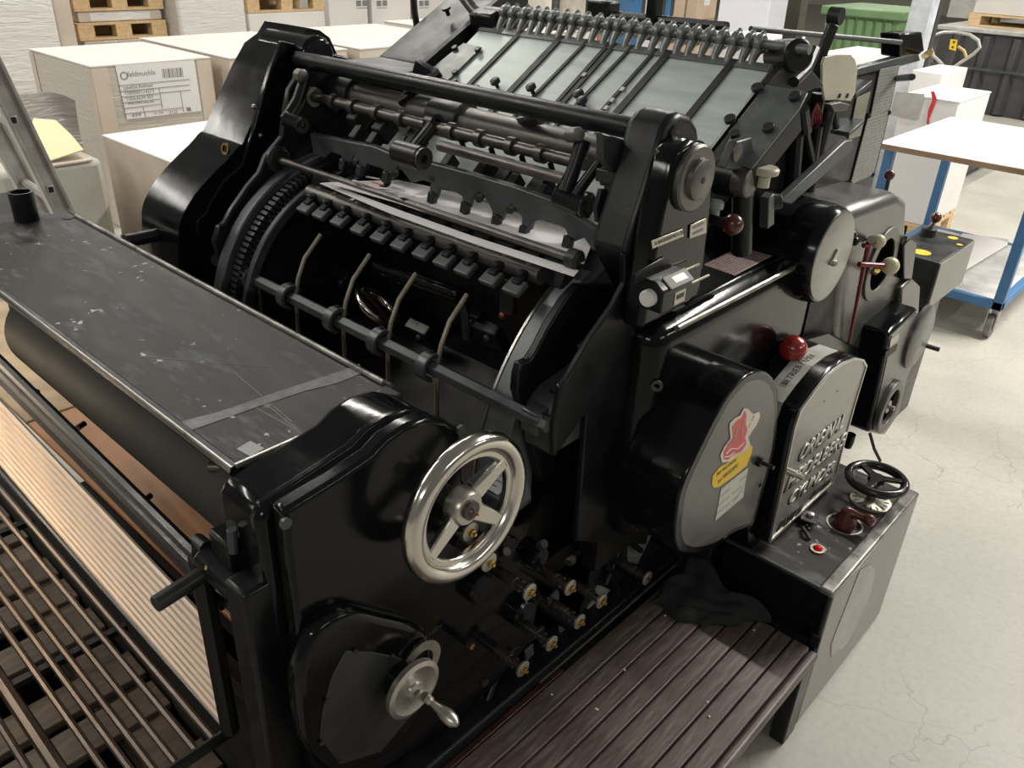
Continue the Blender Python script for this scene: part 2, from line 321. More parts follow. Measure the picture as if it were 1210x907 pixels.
def arc_pts(c, R, a0, a1, n):   # in the y-z plane, angles in degrees from +y
    return [(c[0]+R*math.cos(math.radians(a0+(a1-a0)*i/n)), c[1]+R*math.sin(math.radians(a0+(a1-a0)*i/n))) for i in range(n+1)]
def spl(pts, k=5):   # closed smooth curve through the points
    out = []; n = len(pts)
    for i in range(n):
        p0, p1, p2, p3 = (Vector(pts[(i+j) % n]) for j in (-1, 0, 1, 2))
        for s in range(k):
            t = s/k; q = 0.5*((2*p1)+(p2-p0)*t+(2*p0-5*p1+4*p2-p3)*t*t+(3*p1-p0-3*p2+p3)*t*t*t); out.append(tuple(q))
    return out
def yz(pxs, x): return [(PX(a, b, x).y, PX(a, b, x).z) for a, b in pxs]
# ================================================================ the setting
MB().box(-22, 14, -8, 30, -0.05, 0.0).build('floor', 'floor', kind='structure')
M['wall'] = mat('cream_hall_wall', (0.66, 0.63, 0.55), 0.75, 0, 0.06, 1.5)
MB().box(-22, 14, 29.7, 30, 0, 5).build('wall_back', 'wall', kind='structure')
MB().box(-22.3, -22, -8, 30, 0, 5).build('wall_left', 'wall', kind='structure')
# ================================================================ the printing press
press = thing('printing_press', (-1.4, 1.4, 0), 'large black cast-iron letterpress cylinder press with sloping feed board and polished handwheel', 'printing press')
def part(mb, name, m, bevel=0.0, parent=None, **k): return mb.build(name, m, parent or press, bevel, **k)
XO = -0.85
# ---- base
part(MB().box(-2.0, -0.9, 0.52, 2.75, 0.0, 0.5), 'base_frame', 'matte', 0.01)
sill = part(MB().prx([(0.30, 0.24), (1.66, 0.24), (1.66, 0.335), (0.30, 0.335)], -0.90, -0.815), 'base_sill', 'satin', 0.008)
part(MB().tube([PZ(637, 806, 0.338), PZ(806, 660, 0.338)], 0.004, 6), 'edge_strip', 'rod', parent=sill)
# ---- delivery: cover plate
cov = part(MB().box(-2.43, -1.0, 0.50, 0.832, 1.058, 1.070), 'delivery_cover', 'top', 0.004, label='scuffed dark sheet metal delivery cover')
part(MB().tube([(-2.43, 0.50, 1.062), (-1.0, 0.50, 1.062)], 0.011, 10), 'front_rolled_edge', 'satin', parent=cov)
part(MB().tube([(-2.36, 0.829, 1.073), (-1.05, 0.829, 1.073)], 0.0055, 8), 'rear_bead', 'steel', parent=cov)
part(MB().tube([(-2.43, 0.838, 1.066), (-1.04, 0.838, 1.066)], 0.006, 8), 'rear_bead', 'grey_iron', parent=cov)
part(MB().box(-1.004, -0.9985, 0.50, 0.70, 1.066, 1.0745), 'side_edge', 'steel', 0.001, parent=cov)
part(MB().tube([(-2.43, 0.4935, 1.0705), (-1.0, 0.4935, 1.0705)], 0.0028, 6), 'front_bead', 'steel', parent=cov)
q = PZ(80, 257, 1.071); part(MB().lathe(q, (0, 0, 1), [(0.016, 0), (0.016, 0.0006)], 24), 'round_hole', 'matte', parent=cov)
q = PZ(296, 530, 1.0705); part(MB().obox(q, (0.017, 0.002, 0), (-0.003, 0.014, 0), (0, 0, 0.0006)), 'tape_patch', mat('grey_tape', (0.3, 0.31, 0.31), 0.5), parent=cov)
for pts in ([(166, 421), (320, 434)], [(277, 440), (345, 498)], [(306, 470), (352, 508)], [(300, 480), (357, 512)]):
    part(MB().tube([PZ(a, b, 1.0703) for a, b in pts], 0.0007, 4), 'scratch', mat('bare_scratch', (0.35, 0.33, 0.3), 0.5) if 'scr' not in M else M['scr'], parent=cov)
# worn pale band across the plate near its operator-side end
band = [PZ(a, b, 1.0705) for a, b in ((206, 500), (216, 512), (300, 482), (360, 462), (400, 452), (430, 440), (424, 430), (398, 440), (330, 462), (260, 486))]
M['wear'] = mat('rubbed_grey_wear', (0.17, 0.175, 0.175), 0.6, 0, 0.6, 40)
part(MB().prism(band, (0, 0, 0.0004)), 'worn_band', 'wear', parent=cov)
# left extension of the cover and post socket
lx = part(MB().box(-2.75, -2.433, 0.46, 0.80, 1.02, 1.062), 'cover_extension', 'satin', 0.006)
q = PZ(33, 263, 1.062); sock = part(MB().ring(q, (0, 0, 1), 0.024, 0.031, 0.085, 28), 'post_socket', 'satin')
part(MB().cyl(q+Vector((-0.03, 0, 0.055)), q+Vector((-0.048, -0.002, 0.055)), 0.006, 10), 'clamp_screw', 'matte', parent=sock)
# ---- delivery end casing (operator side)
prof = yz([(335, 605), (400, 565), (440, 538), (456, 520), (480, 503), (505, 494), (528, 497), (543, 506), (546, 524)], XO)
body = [(0.486, 0.31)]+prof+yz([(548, 565), (585, 615), (630, 668), (640, 700), (630, 755), (594, 800), (556, 840), (500, 880), (430, 925)], XO)
cas = part(MB().prx(body, -0.885, XO), 'delivery_side_plate', 'black', 0.009, seg=3)
prof2 = [(y+0.002, z+0.006) for y, z in prof]
part(MB().prx([(0.472, 0.86), (0.470, 1.04)]+prof2[0:1]+prof2[1:]+[(0.84, 0.98), (0.6, 0.9)], -0.915, -0.886), 'rim_band', 'black', 0.008, 3, parent=cas) if False else None
cap = part(MB().prx([(0.466, 0.80), (0.466, 1.045), (0.478, 1.062)]+[(y, z-0.007) for y, z in prof[1:]]+[(0.835, 0.9)], -1.0, -0.8865), 'delivery_end_cap', 'black', 0.012, seg=3)
part(MB().prx([(0.4655, 0.98), (0.4655, 1.045), (0.478, 1.064)]+[(y-0.001, z-0.004) for y, z in prof[1:]]+[(0.83, 0.98)], -0.912, -0.898), 'cap_ridge', 'black', 0.003, parent=cap)
for q in ((333, 615), (545, 505)):
    p = PX(q[0], q[1], XO); p = PX(q[0]+(-2 if q[0] > 500 else 3), q[1]+2, XO)
    part(MB().cyl(p, p+Vector((0.006, 0, 0)), 0.009, 16), 'corner_screw', 'grey_iron', parent=cas)
# front black post and swing handle of the delivery
post = part(MB().box(-0.945, -0.888, 0.425, 0.50, 0.05, 0.93), 'delivery_post', 'satin', 0.008)
hp = PX(262, 668, -1.0)
hb = part(MB().cyl(hp+Vector((-0.03, -0.01, 0.01)), hp+Vector((0.05, 0.0, -0.012)), 0.026, 24), 'latch_barrel', 'satin', 0.003)
part(MB().ring(hp+Vector((0.05, 0, -0.012)), (1, 0, -0.15), 0.012, 0.023, 0.003, 24), 'barrel_end_ring', 'matte', parent=hb)
part(MB().cyl(hp+Vector((-0.01, -0.005, -0.004)), PX(183, 714, -1.0), 0.0135, 16), 'lever_grip', 'iron', 0.002, parent=hb)
part(MB().cyl(hp+Vector((0.005, -0.024, 0.014)), hp+Vector((0.005, -0.028, 0.016)), 0.004, 10), 'grub_screw', 'brass', parent=hb)
part(MB().obox(PX(274, 645, -0.985), (0.028, 0, 0), (0, 0.022, 0), (0, 0, 0.03)), 'latch_bracket', 'satin', 0.005)
part(MB().cyl(PX(276, 652, -0.955), PX(274, 625, -0.955), 0.008, 10), 'bracket_bolt', 'grey_iron', 0.001)
part(MB().tube([hp+Vector((-0.02, -0.01, 0.03)), hp+Vector((-0.045, -0.01, 0.03)), hp+Vector((-0.055, -0.008, 0.0)), hp+Vector((-0.045, -0.004, -0.05))], 0.012, 10), 'latch_hook', 'satin', parent=hb)
# dark drum sheet under the cover
part(MB().tube([(-2.02, 0.60, 0.93), (-1.01, 0.60, 0.93)], 0.105, 40), 'delivery_drum', 'drum', 0.01)
part(MB().box(-2.4, -1.0, 0.62, 0.80, 0.80, 1.055), 'delivery_crossbeam', 'matte')
for q in ((45, 462), (100, 500), (178, 585)):
    p = PY(q[0], q[1], 0.56); part(MB().cyl(p, p+Vector((0.01, -0.02, 0)), 0.007, 10), 'drum_screw', 'rod')
p = PZ(247, 551, 1.0); part(MB().cyl(p, p+Vector((0.05, 0.05, 0)), 0.009, 14), 'roller_end', 'rod')
part(MB().box(-2.95, -1.0, 0.505, 0.56, 0.0, 0.5), 'delivery_apron', 'drum')
# swing rack: upright rows of tan rods, flat grille below
rack = part(MB().tube([(-1.05, 0.44, 0.90), (-1.05, 0.44, 0.49)], 0.017, 10), 'rack_post', 'matte')
NR = 10
r0 = None
for i in range(NR):
    z = 0.49+i*0.0255
    if r0 is None: r0 = part(MB().tube([(-2.5, 0.44, z+0.085), (-1.06, 0.44, z)], 0.0074, 8), 'upright_rod', 'stick', label='tan coloured round rod')
    else: dup(r0, (0, 0.001*i, i*0.0255))
for z, r in ((0.80, 0.015), (0.83, 0.012)):
    part(MB().tube([(-2.5, 0.47, z+0.085), (-1.0, 0.47, z)], r, 8), 'rack_rail', 'satin')
part(MB().prism([(-2.5, 0.46, 0.84), (-1.05, 0.46, 0.765), (-1.05, 0.46, 0.81), (-2.5, 0.46, 0.895)], (0, 0.012, 0)), 'rack_board', 'satin', 0.004)
gr0 = [(95, 667), (75, 667), (49, 667), (21, 667), (0, 672), (0, 701), (0, 736), (0, 803), (0, 855)]
base = None
for i, q in enumerate(gr0):
    p = PZ(q[0], q[1], 0.49); r = 0.0135 if i == 7 else 0.0072
    if i in (0, 7) or base is None or i == 1:
        o = part(MB().tube([(-2.5, p.y, 0.52), (-1.05, p.y, 0.48)], r, 8), 'grille_rod', 'satin' if i == 0 else 'grille')
        if i == 1: base = (o, p.y)
    else: dup(base[0], (0, p.y-base[1], 0))
part(MB().tube([(-1.05, 0.44, 0.485), (-1.05, -0.05, 0.485)], 0.011, 8), 'grille_end_bar', 'satin')
for xx in (-1.45, -1.95, -2.35): part(MB().box(xx-0.008, xx+0.008, -0.05, 0.43, 0.468, 0.482), 'grille_cross_bar', 'satin')
# ---- handwheel
hw_c = PX(552, 600, -0.775)
hw = part(MB().torus(hw_c, (1, 0, 0), 0.119, 0.0175, 56, 14), 'handwheel', 'chrome', label='polished metal handwheel with three spokes')
part(MB().ring(hw_c+Vector((-0.009, 0, 0)), (1, 0, 0), 0.092, 0.112, 0.014, 48), 'wheel_web', 'chrome', 0.003, parent=hw)
part(MB().lathe(hw_c+Vector((-0.03, 0, 0)), (1, 0, 0), [(0.024, 0), (0.032, 0.006), (0.032, 0.03), (0.028, 0.036)], 28), 'wheel_hub', 'alu', parent=hw)
part(MB().lathe(hw_c+Vector((0.004, 0, 0)), (1, 0, 0), [(0.017, 0), (0.017, 0.008), (0.009, 0.009), (0.007, 0.014)], 20), 'hub_nut', 'rod', parent=hw)
part(MB().cyl(hw_c+Vector((0.01, 0, 0)), hw_c+Vector((0.026, 0, 0)), 0.004, 10, 0.002), 'hub_pin', mat('copper_tip', (0.5, 0.16, 0.1), 0.35, 0.6), parent=hw)
for a in (32, -40, -148):
    d = Vector((0, math.cos(math.radians(a)), math.sin(math.radians(a)))); t = Vector((1, 0, 0)).cross(d)
    part(MB().prism([hw_c+Vector((-0.012, 0, 0))+d*0.028+t*0.017, hw_c+Vector((-0.006, 0, 0))+d*0.1+t*0.012, hw_c+Vector((-0.006, 0, 0))+d*0.1-t*0.012, hw_c+Vector((-0.012, 0, 0))+d*0.028-t*0.017], (0.012, 0, 0)), 'spoke', 'chrome', 0.003, parent=hw)
part(MB().cyl(hw_c+Vector((-0.10, 0, 0)), hw_c+Vector((-0.02, 0, 0)), 0.018, 18), 'wheel_shaft', 'rod', parent=hw)
# grey gauge box behind the wheel
gb = PX(590, 578, -0.90)
gbo = part(MB().obox(gb, (0.045, 0, 0), (0, 0.04, 0.008), (0, -0.01, 0.03)), 'gauge_box', mat('blue_grey_box', (0.1, 0.12, 0.135), 0.45), 0.004)
part(MB().obox(gb+Vector((0.005, -0.018, 0.033)), (0.03, 0, 0), (0, 0.025, 0.006), (0, -0.0003, 0.001)), 'gauge_label', mat('white_gauge_label', (0.6, 0.6, 0.6), 0.5), parent=gbo)
for k in range(3): part(MB().obox(gb+Vector((0.012, -0.03+0.013*k, 0.0315+0.003*k)), (0.008, 0, 0), (0, 0.0008, 0.0002), (0, -0.0003, 0.0016)), 'label_line', 'greyink', parent=gbo)
# ---- crank wheel and its bulged housing
bul = yz([(352, 812), (362, 770), (380, 740), (418, 722), (455, 728), (495, 739), (511, 757), (512, 790), (496, 850), (470, 885), (430, 905), (395, 915), (362, 880)], -0.82)
bo = part(MB().prx(spl(bul, 4), -0.86, -0.82), 'crank_housing', 'black', 0.016, seg=4)
inn = yz([(378, 872), (382, 838), (392, 800), (409, 769), (440, 770), (474, 777), (492, 800), (486, 845), (450, 888), (402, 903)], -0.818)
ipl = part(MB().prx(inn, -0.822, -0.817), 'housing_plate', 'olive', 0.002, parent=bo)
for q in ((420, 769), (464, 775), (386, 828), (380, 878), (402, 899)):
    p = PX(q[0], q[1], -0.817); part(MB().ball(p, 0.0045, 10), 'plate_screw', 'iron', parent=bo)
ck = PX(490, 815, -0.775)
cw = part(MB().lathe(ck+Vector((-0.012, 0, 0)), (1, 0, 0), [(0.05, 0), (0.0565, 0.002), (0.0565, 0.012), (0.048, 0.015), (0.03, 0.010), (0.018, 0.012), (0.017, 0.017), (0.010, 0.018)], 40), 'crank_wheel', 'alu', label='matt aluminium crank disc with turned handle')
part(MB().cyl(ck+Vector((-0.05, 0, 0)), ck+Vector((-0.01, 0, 0)), 0.036, 28), 'crank_boss', 'black', parent=bo)
part(MB().lathe(ck+Vector((0.003, 0, 0)), (1, 0, 0), [(0.006, 0), (0.006, 0.004)], 12), 'crank_screw', 'rod', parent=cw)
h0 = PX(505, 825, -0.77)
part(MB().lathe(h0, (1, 0.02, -0.06), [(0.009, 0), (0.009, 0.008), (0.006, 0.012), (0.009, 0.03), (0.0135, 0.05), (0.012, 0.066), (0.005, 0.075)], 20), 'crank_handle', 'alu', parent=cw)
dc = PX(500, 790, -0.80)
part(MB().ring(PX(497, 783, -0.812), (1, 0, 0), 0.028, 0.046, 0.003, 40), 'dial_scale', 'washer', parent=bo)
text('dial_text', 'AUSSETZEN', 'ink', bo, PX(488, 768, -0.8085), (0, 1, 0.12), (0, -0.12, 1), 0.013, 0.0004)
for q in ((553, 760),):
    p = PX(q[0], q[1], -0.81); nn = part(MB().cyl(p+Vector((-0.045, 0, 0)), p, 0.007, 12), 'oil_nipple', 'satin')
    part(MB().cyl(p, p+Vector((0.012, 0, 0)), 0.007, 6), 'nipple_head', 'brass', parent=nn)
# ---- rollers: studs with nickel washers and brass nuts sticking out of the side
heads = [(578, 664, 1), (626, 699, 1), (674, 694, 1), (685, 734, 1), (652, 760, 1), (618, 790, 1), (711, 710, 1), (765, 683, 0), (556, 628, 1)]
for (a, b, br) in heads:
    xw = -0.775 if b > 640 else -0.79
    p = PX(a, b, xw); L = 0.11
    st = part(MB().lathe(p+Vector((-L, 0, 0)), (1, 0, 0), [(0.012, 0), (0.012, L*0.66), (0.0085, L*0.68), (0.0085, L)], 16), 'roller_stud', 'rod')
    part(MB().lathe(p+Vector((-0.004, 0, 0)), (1, 0, 0), [(0.0175, 0), (0.0185, 0.001), (0.0185, 0.005), (0.016, 0.0062)], 24), 'washer', 'washer', parent=st)
    if br: part(MB().lathe(p+Vector((0.002, 0, 0)), (1, 0, 0), [(0.0075, 0), (0.007, 0.006), (0.004, 0.0065), (0.0035, 0.011)], 8), 'brass_nut', 'brass', parent=st)
    else: part(MB().cyl(p+Vector((0.002, 0, 0)), p+Vector((0.004, 0, 0)), 0.004, 10), 'stud_dimple', 'matte', parent=st)
    part(MB().lathe(p+Vector((-0.03, 0, 0)), (1, 0, 0), [(0.0125, 0), (0.0125, 0.008)], 16), 'stud_collar', 'rod', parent=st)
for (a, b, R) in ((571, 697, 0.032), (622, 726, 0.034), (640, 660, 0.026), (600, 650, 0.03)):
    p = PX(a, b, -0.825); part(MB().lathe(p+Vector((-0.05, 0, 0)), (1, 0, 0), [(R, 0), (R, 0.045), (R*0.85, 0.05)], 28), 'roller_disc', 'black')
for (a, b) in ((604, 660), (648, 650), (681, 668)):
    p = PX(a, b, -0.80); k = part(MB().lathe(p+Vector((-0.02, 0, 0)), (0.6, -0.2, 0.8), [(0.011, 0), (0.011, 0.014), (0.008, 0.02)], 14), 'knurled_knob', 'rod')
for (a, b, c, d, r) in ((600, 660, 668, 690, 0.02), (625, 700, 672, 735, 0.018), (690, 640, 760, 683, 0.012), (716, 618, 757, 650, 0.008), (700, 625, 730, 700, 0.01), (735, 640, 715, 690, 0.008), (600, 765, 575, 830, 0.008), (640, 745, 590, 775, 0.009)):
    part(MB().cyl(PX(a, b, -0.87), PX(c, d, -0.85), r, 12), 'link_bar', 'satin')
for (a, b) in ((565, 822), (590, 790), (625, 770), (665, 742), (655, 705), (640, 770)):
    p = PX(a, b, -0.865); part(MB().obox(p, (0.004, 0, 0), (0, 0.013, 0.003), (0, -0.003, 0.018)), 'roller_bracket', 'guard_iron', 0.002)
for (a, b) in ((572, 805), (602, 770), (638, 742), (668, 720), (648, 708)):
    p = PX(a, b, -0.85); part(MB().lathe(p, (1, 0, 0), [(0.009, 0), (0.009, 0.006)], 14), 'small_disc', 'rod')
part(MB().prism([PX(a, b, -0.875) for a, b in ((662, 800), (700, 735), (712, 745), (765, 690), (800, 655), (735, 620), (700, 660))], (0.006, 0, 0)), 'lower_plate', 'iron')
part(MB().prism([PX(a, b, -0.868) for a, b in ((742, 628), (768, 632), (752, 665), (740, 662))], (0.004, 0, 0)), 'small_label_plate', mat('dull_plate', (0.2, 0.2, 0.19), 0.5))
part(MB().prism([PX(a, b, -0.868) for a, b in ((706, 690), (723, 697), (720, 716), (694, 733), (690, 726))], (0.004, 0, 0)), 'small_label_plate', mat('dull_plate', (0.3, 0.3, 0.28), 0.5))
# ================================================================ main frames, cylinder and feed board
# ---- operator-side frame: channel casting with two lips and a pocket
top_o = yz([(752, 262), (775, 190), (786, 152), (795, 138), (806, 133), (818, 137), (826, 150), (829, 170)], -0.80)
fr = part(MB().prx(yz([(739, 303)], -0.80)+top_o+[(1.50, 1.33), (1.46, 1.12), (1.35, 1.1)], -0.885, -0.80), 'operator_side_frame', 'satin', 0.014, seg=3)
lipo = yz([(739, 300), (739, 335), (726, 361), (699, 400), (689, 417), (684, 425), (671, 449), (663, 457), (660, 478), (655, 502), (655, 541), (694, 487), (681, 640)], -0.80)
part(MB().prx(lipo+[(1.42, 0.5), (1.42, 1.13)], -0.815, -0.80), 'outer_lip', 'satin', 0.004, parent=fr)
lipi = yz([(692, 330), (672, 378), (650, 415), (632, 425), (628, 430), (612, 436), (610, 462), (600, 480)], -0.885)
lipi = yz([(680, 335), (664, 352), (643, 386), (630, 412), (622, 424), (612, 427), (608, 440), (606, 460)], -0.895)
part(MB().prx(lipi+[(1.1, 0.8), (1.5, 0.8), (1.5, 1.13)], -0.905, -0.885), 'inner_lip', 'satin', 0.004, parent=fr)
part(MB().prx([(1.036, 1.02), (1.07, 1.045), (1.20, 1.065), (1.20, 0.93), (1.036, 0.93)], -0.886, -0.814), 'pocket_floor', 'grey_iron', 0.006, parent=fr)
p = PZ(655, 462, 1.043); part(MB().lathe(p+Vector((0, 0, -0.004)), (0, 0, 1), [(0.009, 0), (0.009, 0.006)], 14), 'bolt_hole', 'matte', parent=fr)
p = PZ(688, 420, 1.06); part(MB().lathe(p+Vector((0, 0, -0.004)), (0.1, -0.2, 1), [(0.018, 0), (0.018, 0.008), (0.013, 0.009), (0.013, 0.034), (0.010, 0.038)], 16), 'pocket_bolt', 'grey_iron', parent=fr)
part(MB().box(-0.87, -0.83, 1.25, 1.44, 0.5, 1.12), 'frame_web', 'matte', parent=fr)
# bearer ring of the cylinder with riveted scale strip (operator side)
CY, CZ = 1.335, 0.875
BY, BZ = 1.457, 0.79
bear = part(MB().prx(arc_pts((BY, BZ), 0.464, 100, 188, 30)+arc_pts((BY, BZ), 0.36, 188, 100, 30), -0.975, -0.907), 'bearer_guard', 'guard_iron', 0.004)
part(MB().prx(arc_pts((BY, BZ), 0.4652, 122, 190, 24)+arc_pts((BY, BZ), 0.452, 190, 122, 24), -0.980, -0.9745), 'bare_edge', 'steel', parent=bear)
sp = arc_pts((BY, BZ), 0.4662, 115, 128, 5)
part(MB().prx(sp+[(y+0.001, z-0.002) for y, z in sp[::-1]], -0.965, -0.925), 'riveted_plate', mat('pale_plate', (0.42, 0.47, 0.46), 0.4, 0.3), parent=bear)
# ---- box with round disc on the outside of the frame
bx_ = yz([(770, 352), (776, 330), (790, 240), (797, 205), (800, 178), (812, 164), (830, 164), (843, 172), (848, 188), (843, 250), (836, 308), (832, 330)], -0.745)
bx_ = yz([(757, 392), (772, 300), (782, 250), (795, 195), (803, 176), (818, 165), (835, 167), (844, 178), (846, 195), (842, 250), (834, 308), (826, 352)], -0.75)
bxo = part(MB().prx(bx_, -0.80, -0.75), 'bearing_box', 'black', 0.012, seg=3)
dcn = PX(826, 212, -0.735)
d1 = part(MB().lathe(dcn+Vector((-0.02, 0, 0)), (1, 0, 0), [(0.060, 0), (0.060, 0.014), (0.056, 0.018), (0.038, 0.018), (0.036, 0.026), (0.032, 0.0285)], 48), 'bearing_disc', 'tube')
part(MB().cyl(dcn+Vector((0.006, 0, 0)), dcn+Vector((0.0095, 0, 0)), 0.006, 12), 'disc_hole', 'matte', parent=d1)
p = PX(796, 156, -0.80); part(MB().lathe(p, (1, 0, 0), [(0.013, 0), (0.013, 0.004), (0.009, 0.005)], 16), 'frame_bolt', 'iron', parent=fr)
nm = part(MB().prism([PX(a, b, -0.7485) for a, b in ((769, 284), (806, 270), (807, 279), (770, 294))], (0.002, 0, 0)), 'name_plate', 'washer', 0.001)
text('name_plate_text', 'K BRÜDERBUND LTD', 'ink', nm, PX(774, 290, -0.7460), PX(805, 277, -0.746)-PX(774, 290, -0.746), (0, 0, 1), 0.0095, 0.0003)
nm2 = part(MB().prism([PX(a, b, -0.7485) for a, b in ((815, 266), (834, 257), (834, 275), (814, 282))], (0.002, 0, 0)), 'number_plate', 'washer', 0.001)
for k in range(2): part(MB().prism([PX(a, b+7*k, -0.7462) for a, b in ((819, 267.5), (831, 262), (831, 265), (819, 270.5))], (0.0004, 0, 0)), 'stamped_line', 'greyink', parent=nm2)
# ---- far-side frame: tall cover with drum below, lips and pocket
tow = yz([(168, 300), (167, 250), (178, 222), (196, 198), (222, 172), (236, 163), (274, 77), (289, 50), (304, 39)], -2.19)
towp = tow+[(1.45, 1.56), (1.55, 1.52), (1.62, 1.3), (1.7, 0.6), (1.0, 0.5)]
tow = tow[:1]+[tuple(p) for p in spl(tow[:6], 4)[4:21]]+tow[6:]
towp = tow+[(1.37, 1.558), (1.41, 1.55), (1.44, 1.53), (1.46, 1.49), (1.5, 1.3), (1.6, 0.6), (1.0, 0.5)]
tw = part(MB().prx(towp, -2.19, -1.99), 'far_side_cover', 'black', 0.02, seg=4)
part(MB().prx([(1.03, 0.45), (1.0, 0.9), (1.04, 1.04), (1.62, 1.2), (1.62, 0.45)], -1.99, -1.90), 'far_side_frame', 'satin', 0.006)
lp1 = yz([(331, 48), (318, 80), (306, 120), (298, 150), (283, 194), (261, 214), (246, 238), (240, 252), (233, 256), (230, 263), (233, 285)], -1.985)
part(MB().prx(lp1+[(1.0, 0.6), (1.5, 0.6), (1.6, 1.45)], -1.995, -1.975), 'far_outer_lip', 'black', 0.004, parent=tw)
lp2 = yz([(352, 82), (338, 105), (333, 130), (330, 160), (311, 183), (303, 203), (290, 218), (270, 247), (262, 262), (255, 266), (250, 284)], -1.895)
part(MB().prx(lp2+[(1.05, 0.6), (1.6, 0.6), (1.6, 1.40), (1.45, 1.48)], -1.90, -1.88), 'far_inner_lip', 'satin', 0.004, parent=tw)
for q, r in (((280, 174), 0.017),):
    p = PX(q[0], q[1], -1.974); part(MB().ring(PX(q[0], q[1], -2.0)+Vector((0, -0.03, 0)), (0.1, -1, 0.25), 0.010, 0.015, 0.006, 20), 'brass_eyelet', 'brass', parent=tw)
for q in ((308, 160), (300, 126)):
    p = PX(q[0], q[1], -1.974); part(MB().ball(p, 0.007, 10), 'cover_screw', 'steel', parent=tw)
part(MB().tube([(-2.15, 1.36, 1.495), (-1.93, 1.36, 1.495)], 0.05, 32), 'cover_shoulder', 'black', 0.01, parent=tw)
# gear rings on the far end of the cylinder
gear = part(MB().prx(arc_pts((CY, CZ), 0.40, 60, 205, 40)+arc_pts((CY, CZ), 0.34, 205, 60, 40), -1.875, -1.835), 'gear_ring', 'grey_iron', 0.004)
tooth = None
for k in range(46):
    a = math.radians(95+k*2.3); d = Vector((0, math.cos(a), math.sin(a))); t = Vector((1, 0, 0)).cross(d)
    part(MB().obox(Vector((-1.815, CY, CZ))+d*0.372, (0.016, 0, 0), t*0.0045, d*0.012), 'gear_tooth', 'iron', parent=gear)
part(MB().prx(arc_pts((CY, CZ), 0.36, 60, 205, 40)+arc_pts((CY, CZ), 0.30, 205, 60, 40), -1.83, -1.80), 'gear_body', 'matte', parent=gear)
part(MB().prx(arc_pts((CY-0.01, CZ+0.0), 0.36, 60, 205, 40)+arc_pts((CY-0.01, CZ), 0.335, 205, 60, 40), -1.79, -1.77), 'end_ring', 'grey_iron', 0.003)
part(MB().prx(arc_pts((CY, CZ), 0.34, 0, 360, 40)[:-1], -1.81, -1.79), 'cylinder_end_disc', 'matte')
part(MB().prx(arc_pts((BY, BZ), 0.37, 0, 360, 40)[:-1], -0.990, -0.980), 'cylinder_end_disc', 'matte')
part(MB().prx(arc_pts((CY, CZ), 0.385, -70, 92, 30)+arc_pts((CY, CZ), 0.36, 92, -70, 30), -1.79, -0.945), 'cylinder_shell', 'matte')
part(MB().prx([(1.06, 0.5), (1.2, 0.72), (1.34, 0.84), (1.5, 0.84), (1.5, 0.5)], -1.79, -0.945), 'cylinder_core', 'matte')
part(MB().box(-1.9, -0.9, 0.9, 1.5, 0.3, 0.55), 'cross_casting', 'matte')
part(MB().box(-1.79, -0.95, 1.45, 1.47, 0.5, 1.2), 'rear_screen', 'matte')
# inner fittings seen in the cylinder gap
part(MB().tube([PY(445, 315, 1.24), PY(545, 350, 1.24)], 0.02, 16), 'inner_shaft', 'black', 0.003)
for (a, b) in ((408, 330), (580, 395), (500, 395), (560, 375)):
    p = PY(a, b, 1.28); bb = part(MB().obox(p, (0.04, 0, 0), (0, 0.012, 0.01), (0, -0.02, 0.03)), 'inner_bracket', 'satin', 0.004)
    part(MB().ball(p+Vector((0.01, -0.02, 0)), 0.012, 12), 'bracket_bolt', 'iron', parent=bb)
iw = part(MB().torus(PY(446, 362, 1.22), (0.5, 0.45, 0.8), 0.058, 0.012, 40, 12), 'inner_handwheel', 'chrome', label='small polished handwheel inside the cylinder gap')
part(MB().tube([PY(446, 362, 1.22)+Vector((0.02, 0.03, -0.05)), PY(446, 362, 1.22)-Vector((0.02, 0.03, -0.05))], 0.006, 8), 'wheel_spoke', 'rod', parent=iw)
part(MB().tube([PY(540, 345, 1.25), PY(550, 370, 1.25), PY(553, 400, 1.25)], 0.012, 10), 'return_spring', 'iron')
p = PY(594, 372, 1.2); part(MB().ball(p, 0.009, 10), 'copper_bolt', mat('copper_bolt', (0.3, 0.1, 0.05), 0.4, 0.6))
part(MB().obox(PY(600, 350, 1.2), (0.02, 0, 0), (0, 0.006, 0), (0, 0, 0.04)), 'gap_plate', 'iron', 0.003)
